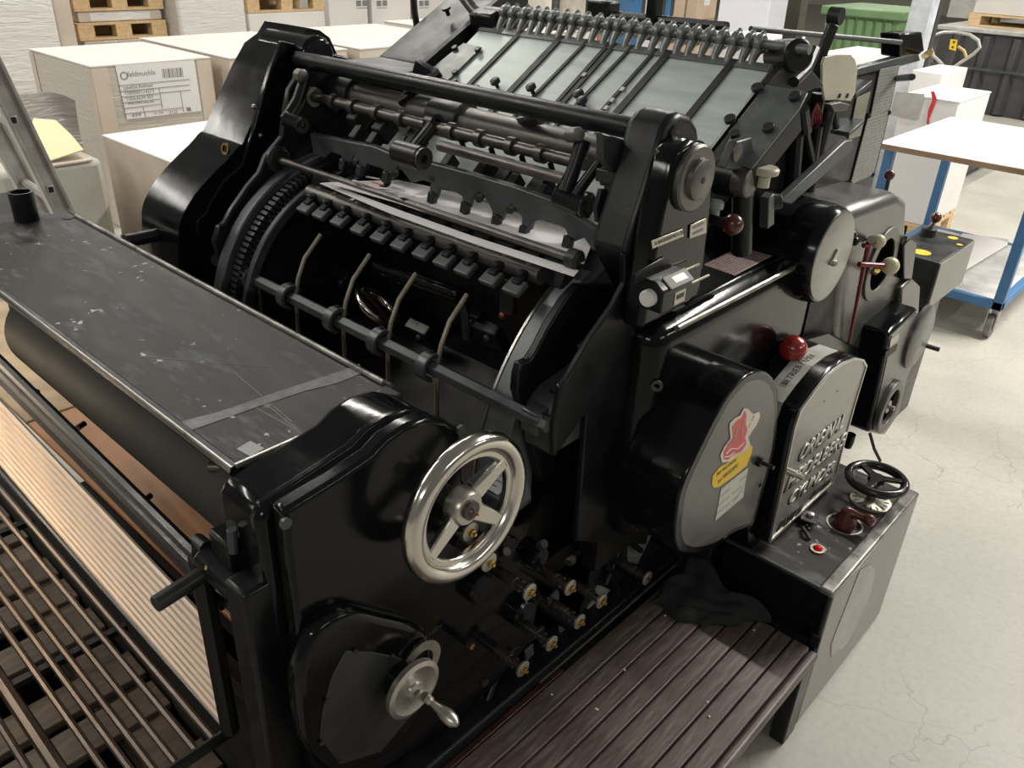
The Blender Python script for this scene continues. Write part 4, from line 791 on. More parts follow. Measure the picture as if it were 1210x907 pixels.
strip_text('BETRIEB', 2, -0.015, 0.022); strip_text('PAPIER', 3, -0.005, 0.022); strip_text('HALT', 0, 0.0, 0.022)
# red ball lever
bl = PX(937, 412, -0.70)
lev = part(MB().tube([bl+Vector((-0.01, -0.02, -0.16)), bl+Vector((0, -0.004, -0.02))], 0.011, 14), 'speed_lever', 'steel')
part(MB().ball(bl, 0.034, 28), 'lever_ball', 'red', parent=lev, label='glossy red ball knob')
part(MB().prism([PX(a, b, -0.735) for a, b in ((905, 432), (925, 404), (975, 392), (1012, 410), (1000, 440), (930, 470))], (0.01, 0, 0)), 'lever_quadrant', 'black', 0.004)
# ---- barrel cover with round end disc
bc = PX(983, 303, -0.70); RB = 0.121
brl = part(MB().lathe(Vector((-1.0, bc.y, bc.z)), (1, 0, 0), [(RB*0.92, 0), (RB, 0.03), (RB, 0.27), (RB*0.97, 0.29), (RB*0.93, 0.3)], 56), 'barrel_cover', 'black')
part(MB().lathe(Vector((-0.70, bc.y, bc.z)), (1, 0, 0), [(RB*0.90, 0), (RB*0.90, 0.003), (RB*0.86, 0.0045)], 56), 'barrel_disc', 'guard_face', parent=brl)
part(MB().obox(Vector((-0.694, bc.y, bc.z)), (0.004, 0, 0), (0, 0.014, 0.014), (0, -0.006, 0.006)), 'disc_wing_nut', 'washer', 0.002, parent=brl)
part(MB().ball(Vector((-0.688, bc.y-0.006, bc.z-0.012)), 0.009, 10), 'wing_nut_ball', 'washer', parent=brl)
# ---- rear drive casing with ring opening and levers
rc = part(MB().prx(yz([(985, 395), (998, 262), (1010, 246), (1062, 228), (1074, 236), (1072, 290), (1066, 320), (1080, 335), (1078, 400), (1030, 470), (980, 470)], XB), -0.98, XB), 'rear_casing', 'cover_face', 0.03, seg=5)
rcn = PX(1040, 312, XB)
rg = part(MB().ring(rcn, (1, 0, 0), 0.078, 0.11, 0.008, 48), 'ring_opening', 'tube', 0.002)
part(MB().lathe(rcn+Vector((0.0005, 0, 0)), (1, 0, 0), [(0.079, 0), (0.079, 0.001)], 40), 'ring_dark_inside', 'void', parent=rg)
l1 = PX(1038, 285, -0.70); l2 = PX(1052, 314, -0.67)
la = part(MB().cyl(PX(1020, 290, -0.72), l1, 0.007, 10), 'inner_lever', 'redrod'); part(MB().ball(l1, 0.019, 20), 'cream_ball', 'cream', parent=la)
lb = part(MB().cyl(PX(1015, 312, -0.72), l2, 0.007, 10), 'inner_lever', 'redrod'); part(MB().ball(l2, 0.024, 20), 'cream_ball', 'cream', parent=lb)
lc = part(MB().tube([PX(1028, 283, -0.715), PX(1020, 318, -0.715), PX(1010, 370, -0.72), PX(1003, 405, -0.725)], [0.008, 0.006, 0.005, 0.004], 10), 'red_lever', 'redrod')
part(MB().cyl(PX(1028, 284, -0.73), PX(1030, 283, -0.70), 0.011, 12), 'lever_pivot', 'dred', parent=lc)
for q in ((1007, 277), (1010, 285)): 
    p = PX(q[0], q[1], -0.735); part(MB().ball(p, 0.012, 12), 'casing_knob', 'black')
part(MB().cyl(PX(1033, 322, -0.73), PX(1037, 319, -0.70), 0.008, 10), 'brass_stud', 'brass')
part(MB().box(-0.98, -0.75, 1.98, 2.5, 0.3, 1.12), 'rear_core', 'matte')
part(MB().box(-0.9, -0.725, 1.625, 2.35, 0.0, 0.64), 'lower_casing', 'matte', 0.004)
# rounded casing joint at lower right
part(MB().prism([PX(a, b, -0.72) for a, b in ((1066, 340), (1078, 328), (1088, 338), (1086, 372), (1060, 400))], (-0.15, 0, 0)), 'rear_knuckle', 'cover_face', 0.008, seg=3)
part(MB().prism([PX(a, b, -0.72) for a, b in ((1068, 290), (1076, 280), (1084, 288), (1078, 330), (1068, 330))], (-0.15, 0, 0)), 'rear_knuckle', 'black', 0.006, seg=3)
# ---- motor box with discs
XM = -0.66
mo = yz([(1051, 394), (1084, 364), (1094, 380), (1094, 400), (1072, 445), (1062, 490), (1045, 515), (1027, 511)], XM)
mx_ = part(MB().prx(mo, -0.80, XM), 'gearbox_housing', 'black', 0.012, seg=3)
part(MB().prx([(sum(a for a, b in mo)/len(mo)+(y-sum(a for a, b in mo)/len(mo))*0.9, sum(b for a, b in mo)/len(mo)+(z-sum(b for a, b in mo)/len(mo))*0.93) for y, z in mo], XM-0.001, XM+0.002), 'housing_face', 'cover_face', 0.001, parent=mx_)
p = PX(1083, 397, XM); part(MB().lathe(p, (1, 0, 0), [(0.108, 0), (0.108, 0.012), (0.098, 0.018)], 44), 'round_lid', 'cover_face', parent=mx_)
p = PX(1046, 479, XM); part(MB().ring(p, (1, 0, 0), 0.062, 0.092, 0.02, 44), 'flywheel_ring', 'tube', 0.004, parent=mx_)
part(MB().lathe(p, (1, 0, 0), [(0.062, 0), (0.062, 0.004)], 36), 'flywheel_inside', 'void', parent=mx_)
part(MB().lathe(p+Vector((0.004, 0, 0)), (1, 0, 0), [(0.022, 0), (0.022, 0.008), (0.008, 0.010), (0.008, 0.026)], 16), 'flywheel_hub', 'washer', parent=mx_)
part(MB().prism([PX(a, b, XM+0.002) for a, b in ((1052, 402), (1062, 394), (1061, 402), (1051, 410))], (0.001, 0, 0)), 'housing_label', 'washer', parent=mx_)
part(MB().prism([PX(a, b, XM+0.002) for a, b in ((1046, 416), (1060, 406), (1058, 414), (1044, 425))], (0.002, 0, 0)), 'housing_slot', 'matte', parent=mx_)
part(MB().cyl(PX(1087, 406, -0.68), PX(1110, 413, -0.62), 0.008, 10), 'stop_rod', 'matte')
part(MB().tube([PX(1028, 512, -0.64), PX(1033, 530, -0.62), PX(1040, 544, -0.60)], 0.005, 8), 'control_cable', 'rubber')
part(MB().lathe(PX(1003, 522, -0.70), (0, 0, 1), [(0.012, -0.02), (0.016, 0), (0.016, 0.03)], 14), 'oil_cup', 'black')
# ---- electrics box with lever and yellow stickers at the feeder end
eb = thing('switch_box', (-0.95, 3.05, 0), 'grey switch box with yellow stickers and metal toggle lever behind the press', 'switch box')
q = PX(1111, 311, -0.80); ez = q.z; ey = q.y
ebb = MB().box(-1.0, -0.80, ey, ey+0.42, ez-0.19, ez).build('box_body', 'iron', eb, 0.006)
MB().box(-0.802, -0.796, ey+0.004, ey+0.416, ez-0.186, ez-0.004).build('side_panel', mat('grey_green_panel', (0.26, 0.26, 0.23), 0.45), eb)
MB().box(-0.98, -0.83, ey+0.1, ey+0.3, 0.0, ez-0.185).build('pedestal', 'satin', eb, 0.004)
p = PZ(1096, 278, ez); kb = MB().lathe(p, (0, 0, 1), [(0.03, 0), (0.03, 0.03), (0.024, 0.036)], 24).build('lever_boot', 'rubber', eb)
MB().tube([p+Vector((0, 0, 0.03)), PX(1106, 259, p.x+0.02)], 0.009, 10).build('lever_rod', 'steel', eb); MB().ball(PX(1106, 257, p.x+0.02), 0.022, 16).build('lever_ball', 'dred', eb)
for (a, b, rx) in ((1089, 298, .035), (1126, 281, .02), (1134, 289, .012)):
    p = PZ(a, b, ez+0.0005); MB().prism([p+Vector((rx*math.cos(t*math.pi/8), rx*math.sin(t*math.pi/8), 0)) for t in range(16)], (0, 0, 0.001)).build('yellow_sticker', 'yellow', eb)
# ---- bits between frame box and barrel
lk = part(MB().cyl(PX(838, 258, -0.79), PX(862, 265, -0.74), 0.010, 12), 'ball_lever', 'iron')
part(MB().ball(PX(866, 265, -0.735), 0.021, 20), 'lever_ball', 'dred', parent=lk, label='dark red ball knob')
col = part(MB().tube([PX(876, 298, -0.77), PX(878, 200, -0.77)], 0.022, 18), 'feed_column', 'satin', 0.003)
part(MB().lathe(PX(878, 204, -0.77), (0, 0, 1), [(0.02, 0), (0.022, 0.004), (0.022, 0.012), (0.012, 0.016)], 8), 'column_cap', 'iron', parent=col)
part(MB().cyl(PX(850, 206, -0.83), PX(880, 212, -0.77), 0.04, 24), 'pivot_barrel', 'satin', 0.004)
p = PX(887, 216, -0.75); part(MB().lathe(p+Vector((-0.03, 0, 0)), (1, 0, 0), [(0.030, 0), (0.030, 0.03), (0.026, 0.033), (0.006, 0.033)], 24), 'pivot_disc', 'tube')
p = PX(904, 203, -0.74); part(MB().lathe(p+Vector((0, 0, -0.05)), (0, 0, 1), [(0.013, 0.02), (0.013, 0.045), (0.026, 0.046), (0.028, 0.052), (0.028, 0.056), (0.024, 0.06)], 24), 'beige_knob', 'beige')
p = PX(845, 240, -0.79); part(MB().lathe(p+Vector((0, 0, -0.04)), (0, 0, 1), [(0.012, 0), (0.012, 0.03), (0.018, 0.031), (0.018, 0.042), (0.015, 0.045)], 20), 'pale_knob', mat('pale_green_knob', (0.36, 0.42, 0.38), 0.4))
part(MB().prism([PX(a, b, -0.75) for a, b in ((898, 232), (905, 226), (905, 262), (897, 268))], (0.02, 0, 0)), 'column_bracket', 'grey_iron', 0.002)
part(MB().cyl(PX(905, 240, -0.75), PX(922, 238, -0.73), 0.016, 16), 'bracket_boss', 'iron', 0.002)
part(MB().prism([PX(a, b, -0.79) for a, b in ((846, 197), (860, 165), (878, 160), (882, 190), (868, 200))], (0.02, 0, 0)), 'hinge_bracket', 'grey_iron', 0.003)
p = PX(870, 180, -0.77); part(MB().lathe(p, (1, 0, 0), [(0.018, 0), (0.018, 0.005), (0.012, 0.007)], 20), 'hinge_disc', 'tube')
p = PX(869, 162, -0.80); part(MB().cyl(p, p+FN*0.012, 0.010, 10), 'hinge_bolt', 'iron')
# long diagonal link
part(MB().prism([PX(a, b, -0.80) for a, b in ((913, 236), (990, 165), (999, 163), (999, 174), (993, 180), (925, 240)) ], (0.02, 0, 0)), 'feed_link', 'grey_iron', 0.003)
# ---- feeder column with instruction plates
fp_ = [PX(a, b, -0.90) for a, b in ((955, 245), (975, 165), (988, 108), (1012, 88), (1064, 76), (1050, 140), (1028, 232), (1000, 262))]
fcol = part(MB().prism(fp_, (-0.05, 0, 0)), 'feeder_side_panel', 'satin', 0.003)
part(MB().prism([PX(a, b, -0.898) for a, b in ((1039, 82), (1062, 77), (1050, 130), (1028, 137))], (0.003, 0, 0)), 'text_plate', 'plate_print', 0.001, parent=fcol)
part(MB().prism([PX(a, b, -0.898) for a, b in ((1025, 138), (1050, 131), (1031, 206), (1004, 218))], (0.003, 0, 0)), 'text_plate', 'plate_print', 0.001, parent=fcol)
part(MB().prism([PX(a, b, -0.898) for a, b in ((1012, 115), (1028, 108), (1016, 160), (1002, 165))], (0.002, 0, 0)), 'panel_window', mat('beige_pad', (0.3, 0.29, 0.22), 0.5), parent=fcol)
for (a, b) in ((1012, 104), (1004, 150)):
    part(MB().obox(PX(a, b, -0.885), (0.02, 0, 0), (0, 0.045, 0.012), (0, -0.001, 0.006)), 'panel_ledge', 'grey_iron', 0.002, parent=fcol)
for q in ((1026, 137), (1050, 133), (1004, 216), (1031, 206)):
    p = PX(q[0], q[1], -0.896); part(MB().ball(p, 0.008, 10), 'panel_screw', 'iron', parent=fcol)
tbp = [PX(a, b, -0.90) for a, b in ((1010, 82), (1085, 62), (1088, 72), (1012, 93))]
part(MB().prism(tbp, (-0.03, 0, 0)), 'top_bar', 'grey_iron', 0.003)
part(MB().prism([PX(a, b, -0.9) for a, b in ((1064, 40), (1090, 38), (1093, 60), (1085, 66), (1064, 68))], (-0.06, 0, 0)), 'bar_head', 'black', 0.006)
part(MB().cyl(PX(1092, 66, -0.9), PX(1099, 62, -0.86), 0.009, 10), 'head_bolt', 'brass')
part(MB().tube([PX(1055, 93, -0.92), PX(1078, 91, -0.80)], 0.009, 10), 'side_peg', 'grey_iron')
# beige guard flap
flap = [PX(a, b, -0.86) for a, b in ((969, 75), (972, 67), (985, 64), (1003, 64), (1008, 70), (1011, 82), (1008, 110), (1003, 119), (985, 118), (972, 119), (969, 100))]
fl = part(MB().prism(flap, (0.006, 0, 0)), 'beige_flap', 'beige', 0.002, label='curved beige plastic guard flap')
for q in ((992, 113), (1001, 113)):
    p = PX(q[0], q[1], -0.853); part(MB().cyl(p, p+Vector((0.002, 0, 0)), 0.006, 10), 'flap_screw', 'matte', parent=fl)
part(MB().prism([PX(a, b, -0.85) for a, b in ((972, 122), (985, 119), (996, 122), (992, 129), (978, 131))], (0.02, 0, 0)), 'flap_bracket', 'rod', 0.003)
for (a, b, c, d, r, m_) in ((962, 140, 968, 110, .018, 'satin'), (975, 150, 978, 128, .012, 'iron'), (950, 150, 962, 205, .012, 'satin'), (985, 125, 988, 150, .010, 'iron'), (948, 128, 952, 155, .016, 'grey_iron'), (966, 150, 960, 190, .014, 'satin'), (940, 160, 935, 225, .02, 'matte'), (955, 225, 985, 110, .016, 'matte')):
    part(MB().tube([PX(a, b, -0.90), PX(c, d, -0.90)], r, 10), 'feeder_link', m_)
for k in range(6): part(MB().tube([PX(966, 122, -0.855), PX(968-2.2*k+3, 134, -0.855), PX(969-2.6*k+2, 146+2*(k % 3), -0.855)], 0.0018, 5), 'red_string', 'redrod')
part(MB().prism([PX(a, b, -1.0) for a, b in ((975, 165), (983, 160), (972, 232), (963, 240))], (0.002, 0, 0)), 'pale_strip', 'white')
part(MB().box(-1.75, -0.92, 1.95, 2.6, 0.5, 1.22), 'feeder_core', 'matte')
part(MB().prx([(1.72, 1.1), (1.72, 1.36), (2.0, 1.50), (2.3, 1.50), (2.3, 1.1)], -1.0, -0.955), 'feeder_cheek', 'matte')
# rail end block, arms above the rail
part(MB().cyl(PX(917, 66, -0.90), PX(945, 66, -0.82), 0.035, 20), 'rail_end_block', 'satin', 0.006)
part(MB().prism([PX(a, b, -0.86) for a, b in ((897, 98), (920, 72), (942, 72), (965, 100), (940, 108))], (0.02, 0, 0)), 'rail_pedestal', 'matte', 0.003)
part(MB().tube([PX(962, 60, -0.86), PX(953, 82, -0.84), PX(938, 97, -0.83)], [0.014, 0.012, 0.012], 10), 'rail_crank', 'iron')
part(MB().tube([PX(958, 105, -0.90), PX(972, 60, -0.90), PX(984, 30, -0.90)], 0.016, 4), 'upright_arm', 'satin', 0.002)
part(MB().lathe(PX(990, 19, -0.90)+Vector((-0.02, 0, 0)), (1, 0, 0), [(0.02, 0), (0.02, 0.03)], 16), 'arm_knob', 'iron')
part(MB().tube([PX(887, 34, -1.05), PX(1064, 50, -0.90)], 0.007, 10), 'side_rod', 'grey_iron')
part(MB().prism([PY(a, b, 2.35) for a, b in ((934, -20), (950, -20), (937, 58), (921, 58))], (0, 0.05, 0)), 'feeder_post', mat('olive_grey_post', (0.2, 0.185, 0.145), 0.4, 0.4), 0.004)
# suction head bars behind the rail
part(MB().tube([PY(690, 27, 2.3), PY(860, 31, 2.3)], 0.012, 10), 'suction_bar', 'iron')
part(MB().tube([PY(725, 18, 2.3), PY(858, 31, 2.3)], 0.013, 10), 'suction_bar', 'iron')
part(MB().obox(PY(712, 19, 2.3), (0.045, 0, 0), (0, 0.03, 0), (0, 0, 0.045)), 'suction_head', 'satin', 0.006)
part(MB().obox(PY(772, 22, 2.3), (0.018, 0, 0), (0, 0.02, 0), (0, 0, 0.06)), 'suction_slider', 'satin', 0.004)
part(MB().tube([PY(620, 10, 2.2), PY(640, 22, 2.2), PY(655, 30, 2.2), PY(700, 28, 2.3)], 0.016, 10), 'suction_hose', 'rod')
# little knob lever at rear corner
kl = part(MB().tube([PX(1046, 230, -0.85), PX(1050, 212, -0.85)], 0.006, 8), 'corner_lever', 'iron'); part(MB().ball(PX(1051, 207, -0.85), 0.016, 16), 'lever_ball', 'dred', parent=kl)
part(MB().tube([PX(880, 240, -0.76)+Vector((-0.16, 0.2, 0)), PX(1000, 250, -0.8), PX(1060, 225, -0.8)], 0.006, 8), 'oil_pipe', 'iron') if False else None
# rod from delivery to the far cover
part(MB().tube([PX(148, 285, -2.1), PX(236, 267, -2.1)], 0.018, 14), 'stay_rod', 'satin')
# ================================================================ control console
con = thing('control_console', (-0.55, 1.92, 0), 'low black steel control box with wheel, lever and red lamp beside the wooden step', 'control box')
MB().box(-0.70, -0.413, 1.632, 2.20, 0.0, 0.452).build('box_body', 'black', con, 0.006)
MB().box(-0.416, -0.409, 1.640, 2.195, 0.01, 0.445).build('side_panel', mat('scuffed_grey_side_panel', (0.3, 0.29, 0.265), 0.36, 0.55, 0.35, 5, 0.1, stretch=(1, 2, 1)), con, 0.002)
MB().box(-0.70, -0.445, 1.634, 2.19, 0.452, 0.4565).build('top_plate', 'top', con, 0.001)
MB().box(-0.445, -0.409, 1.628, 2.20, 0.445, 0.463).build('top_rail', mat('worn_edge_steel', (0.2, 0.195, 0.18), 0.3, 0.7, 0.4, 12), con, 0.006, 3)
MB().box(-0.70, -0.44, 1.628, 1.636, 0.452, 0.461).build('front_rail', 'grey_iron', con, 0.002)
for z in (0.03, 0.3): MB().obox((-0.42, 1.634, z), (0.012, 0, 0), (0, 0.004, 0), (0, 0, 0.02)).build('latch', 'iron', con, 0.003)
kw = PZ(1036, 566, 0.53)
wh = MB().torus(kw, (0, 0, 1), 0.072, 0.0125, 44, 12).build('small_handwheel', 'gloss_plastic', con, label='small black plastic handwheel')
MB().lathe(kw+Vector((0, 0, -0.012)), (0, 0, 1), [(0.02, 0), (0.024, 0.008), (0.02, 0.02), (0.008, 0.02)], 22).build('wheel_hub', 'gloss_plastic', wh)
for a in (30, 150, 270):
    d = Vector((math.cos(math.radians(a)), math.sin(math.radians(a)), 0)); t = Vector((-d.y, d.x, 0))
    MB().prism([kw+d*0.015+t*0.012, kw+d*0.068+t*0.008, kw+d*0.068-t*0.008, kw+d*0.015-t*0.012], (0, 0, 0.008)).build('wheel_spoke', 'gloss_plastic', wh, 0.002)
MB().cyl(kw+Vector((0, 0, -0.075)), kw, 0.012, 14).build('wheel_shaft', 'rod', wh)
dp = Vector((kw.x, kw.y, 0.457))
dl = MB().lathe(dp, (0, 0, 1), [(0.055, 0), (0.055, 0.003), (0.05, 0.005)], 40).build('dial_plate', 'washer', con)
for k in range(16):
    a = 2*math.pi*k/16; d = Vector((math.cos(a), math.sin(a), 0)); MB().obox(dp+d*0.041+Vector((0, 0, 0.0052)), d*0.006, Vector((-d.y, d.x, 0))*0.0022, (0, 0, 0.0006)).build('dial_mark', 'ink', dl)
lp = PZ(998, 619, 0.457)
rgn = MB().ring(lp, (0, 0, 1), 0.042, 0.047, 0.0015, 40).build('lever_ring', 'washer', con)
MB().ring(lp, (0, 0, 1), 0.001, 0.042, 0.0008, 32).build('lever_disc', 'satin', rgn)
lv_ = MB().lathe(lp, (0, 0, 1), [(0.030, 0), (0.028, 0.02), (0.018, 0.034), (0.016, 0.048), (0.008, 0.054)], 24).build('lever_base', 'dred', con)
e_ = PZ(1027, 614, 0.50)
MB().tube([lp+Vector((0, 0, 0.04)), (lp+Vector((0, 0, 0.04)))*0.5+e_*0.5, e_], [0.016, 0.010, 0.011], 14).build('lever_arm', 'dred', lv_); MB().ball(e_, 0.0165, 16).build('lever_knob', 'dred', lv_)
rp = PZ(966, 649, 0.457); rr_ = MB().ring(rp, (0, 0, 1), 0.012, 0.019, 0.004, 24).build('lamp_bezel', 'washer', con); MB().ball(rp+Vector((0, 0, 0.003)), 0.0125, 16, (1, 1, 0.7)).build('lamp_lens', 'redlamp', rr_, label='red pilot lamp lens')
bp_ = PZ(955, 616, 0.457); bz = MB().obox(bp_+Vector((0, 0, 0.015)), (0.02, 0.004, 0), (-0.006, 0.024, 0), (0, 0, 0.0025)).build('switch_plate', 'iron', con, 0.002)
MB().lathe(bp_+Vector((0, 0.004, 0.017)), (0, 0, 1), [(0.010, 0), (0.010, 0.008), (0.007, 0.01)], 18).build('push_button', 'washer', bz); MB().cyl(bp_, bp_+Vector((0, 0, 0.015)), 0.012, 12).build('switch_stem', 'satin', bz)
hk_ = PZ(950, 632, 0.457); MB().tube([hk_+Vector((-0.015, 0.02, 0.006)), hk_+Vector((0.0, 0, 0.012)), hk_+Vector((0.02, -0.01, 0.003))], 0.005, 8).build('small_hook', 'rubber', con)
# plastic sheet on the console side
MB().prism([Vector((-0.4085, y, z)) for y, z in ((1.80, 0.43), (1.9, 0.39), (1.98, 0.30), (2.0, 0.15), (1.9, 0.1), (1.78, 0.14), (1.74, 0.22))], (0.001, 0, 0)).build('clear_film_patch', mat('dull_film', (0.27, 0.265, 0.245), 0.25, 0.5), con)
# ================================================================ wooden step
stp_ = thing('wooden_step', (-0.6, 1.0, 0), 'dark stained plank step running along the press', 'step')
edges = [-0.80, -0.745, -0.70, -0.651, -0.605, -0.557, -0.507, -0.463, -0.418]
pk = None
for a, b in zip(edges, edges[1:]):
    MB().box(a+0.0022, b-0.0022, 0.30, 1.60, 0.284, 0.302+random.uniform(-0.001, 0.001)).build('plank', 'plank', stp_, 0.0025)
MB().box(-0.4165, -0.394, 0.30, 1.60, 0.274, 0.302).build('nosing', 'plank', stp_, 0.008, 3)
MB().box(-0.8135, -0.7985, 0.30, 1.12, 0.284, 0.306).build('edge_strip', mat('red_brown_stain', (0.035, 0.013, 0.010), 0.4, 0, 0.5, 20), stp_, 0.002)
MB().box(-0.80, -0.40, 0.30, 1.595, 0.262, 0.280).build('underlay', 'matte', stp_)
MB().box(-0.445, -0.405, 1.555, 1.62, 0.0, 0.263).build('leg', 'satin', stp_, 0.004)
MB().box(-0.445, -0.405, 0.32, 0.38, 0.0, 0.263).build('leg', 'satin', stp_, 0.004)
for (a, b) in ((786, 727), (738, 791), (891, 744), (704, 837), (652, 820), (836, 829), (838, 846), (706, 838)):
    p = PZ(a, b, 0.303); MB().ball(p, 0.0032, 8, (1, 1, 0.5)).build('paper_crumb', 'carton', stp_)
# rag at the end of the step
def cloth(name, pts, m, label, cat, zlift=0.02):
    pass
rg_ = MB(); nx, ny = 18, 14
ca, cb_ = PZ(800, 690, 0.31), PZ(870, 760, 0.31)
vs = []
corn = [PZ(788, 712, 0.303), PZ(868, 742, 0.303), PZ(905, 738, 0.303), PZ(845, 655, 0.42)]
corn = [Vector((-0.79, 1.44, 0.305)), Vector((-0.64, 1.46, 0.305)), Vector((-0.53, 1.60, 0.305)), Vector((-0.77, 1.615, 0.305))]
for j in range(ny+1):
    for i in range(nx+1):
        u, v = i/nx, j/ny
        b = corn[0]*(1-u)*(1-v)+corn[1]*u*(1-v)+corn[2]*u*v+corn[3]*(1-u)*v
        e = math.sin(u*math.pi)*math.sin(v*math.pi)
        h = 0.004+0.045*v*(1-u*0.85)+0.014*abs(math.sin(u*7+v*3))*(0.3+v)+0.010*abs(math.sin(v*9-u*5))
        vs.append(b+Vector((0.01*math.sin(v*11+u*3), 0.012*math.sin(u*9), h if (0 < i < nx and j > 0) else 0.001+0.06*v*(1-u))))
rg_.add(vs, [(j*(nx+1)+i, j*(nx+1)+i+1, (j+1)*(nx+1)+i+1, (j+1)*(nx+1)+i) for j in range(ny) for i in range(nx)])
ro = rg_.build('cleaning_rag', 'rag', None, label='crumpled dark green rag at the end of the wooden step', cat='rag')
sm = ro.modifiers.new('thickness', 'SOLIDIFY'); sm.thickness = 0.004; sm.offset = 1
sm = ro.modifiers.new('sub', 'SUBSURF'); sm.levels = 1; sm.render_levels = 1
# ================================================================ paper on the press
def flat(name, pts, m, label, cat, th=0.001, group=None):
    o = MB().prism(pts, (0, 0, th)).build(name, m, None, label=label, cat=cat, group=group); return o
flat('paper_sheet', [PZ(a, b, 1.262) for a, b in ((385, 216), (470, 213), (560, 232), (640, 250), (704, 276), (690, 312), (640, 296), (560, 270), (470, 240))], 'sheet', 'white sheet lying under the notched gripper plate', 'paper sheet', 0.0015)
mbq = MB()
flat('paper_strip', [PZ(a, b, 1.250) for a, b in ((378, 217), (386, 216), (470, 248), (560, 280), (684, 320), (678, 327), (560, 288), (460, 252))], 'sheet', 'narrow white paper edge along the gripper clamps', 'paper sheet', 0.0015)
sc_list = [((440, 210), 0.02, 0.006, 0.3, 'white'), ((450, 222), 0.03, 0.008, 0.5, 'sheet'), ((446, 217), 0.02, 0.004, 0.1, 'orange'), ((470, 226), 0.018, 0.008, 1.2, 'white'), ((480, 232), 0.02, 0.01, 0.8, 'white'), ((425, 215), 0.025, 0.005, 0.2, 'white'), ((500, 228), 0.02, 0.01, 1.9, 'white')]
for i, (q, a, b, an, m_) in enumerate(sc_list):
    p = PZ(q[0], q[1], 1.27+0.002*i); d = Vector((math.cos(an), math.sin(an), 0)); t = Vector((-d.y, d.x, 0))
    flat('paper_scrap', [p+d*a+t*b*0.6, p-d*a+t*b, p-d*a*0.8-t*b, p+d*a-t*b*0.7], m_, ('small orange paper scrap lying among white scraps under the grippers' if m_ == 'orange' else 'small torn white paper scrap lying under the grippers'), 'paper scrap', 0.0006, group=None if m_ == 'orange' else 'paper scraps under the grippers')
# ================================================================ under the delivery: pallet, boards and lamp
pal = thing('delivery_pallet', (-1.7, 0.3, 0), 'weathered wooden pallet on the floor under the delivery grille', 'pallet')
pb = None
xs_ = [-2.75, -2.62, -2.47, -2.25, -2.12, -1.95, -1.72, -1.60, -1.36, -1.22, -1.12]
for xx in xs_:
    if pb is None: pb = MB().box(xx, xx+0.1, -0.35, 0.50, 0.122, 0.144).build('deck_board', 'pallet_dark', pal, 0.003); px0 = xx
    else: dup(pb, (xx-px0, 0, random.uniform(-0.012, 0.004)))
for yy in (-0.33, 0.03, 0.39):
    MB().box(-2.78, -1.02, yy, yy+0.1, 0.022, 0.122).build('stringer', 'pallet_dark', pal, 0.004)
    MB().box(-2.78, -1.02, yy, yy+0.1, 0.0, 0.022).build('bottom_board', 'pallet_dark', pal, 0.003)
pal.location.z += 0.0045
MB().box(-3.1, -1.06, -0.9, 0.5, 0.0005, 0.004).build('shade_sheet', 'void', None, label='flat black sheet standing in for the shade under the delivery pallet', cat='shade sheet')  # black sheet added to darken the floor, stands in for shade
brd = MB().box(-2.35, -1.02, 0.575, 0.86, 0.505, 0.52).build('wooden_board', 'orange_wood', None, 0.003, label='orange-brown wooden board under the delivery drum', cat='board')
brd2 = MB().box(-3.3, -2.36, 0.575, 0.86, 0.505, 0.52).build('fibre_board', mat('tan_fibre_board', (0.42, 0.32, 0.2), 0.7), None, 0.003, label='tan fibreboard panel beyond the orange wooden board', cat='board')
sb_ = None
for i, (x0, y0, l) in enumerate(((-1.35, 0.76, 0.2),)):
    MB().box(x0, x0+l, y0, y0+0.035, 0.521, 0.545).build('wood_offcut', 'orange_wood', None, 0.003, label='short wood offcut lying on the orange-brown board', cat='wood offcut')
# work lamp at the edge of the delivery: a short tube lamp on a stand
wl = Vector((-2.05, 0.10, 0.86)); wlo = thing('work_lamp', (-2.05, 0.05, 0), 'white tube work lamp shining on the tan delivery rods', 'lamp')
MB().prism([wl+Vector((-0.45, -0.05, 0.02)), wl+Vector((-0.45, 0.0, 0.06)), wl+Vector((-0.45, 0.035, 0.035)), wl+Vector((-0.45, -0.02, -0.01))], (0.9, 0, 0)).build('lamp_housing', 'white', wlo, 0.004)
MB().tube([wl+Vector((-0.2, -0.04, 0.0)), (wl.x-0.2, -0.45, 0.8), (wl.x-0.2, -0.45, 0.006)], 0.012, 8).build('lamp_stand', 'satin', wlo)
l = bpy.data.lights.new('work_lamp_tube', 'AREA'); l.shape = 'RECTANGLE'; l.size = 0.85; l.size_y = 0.04; l.energy = 3.2; l.color = (1, 0.77, 0.5)
lo = bpy.data.objects.new('work_lamp_tube', l); lo.location = wl+Vector((0, 0.012, -0.002)); COL.objects.link(lo)
lo.rotation_euler = Vector((0.25, 0.62, -0.62)).to_track_quat('-Z', 'Y').to_euler()
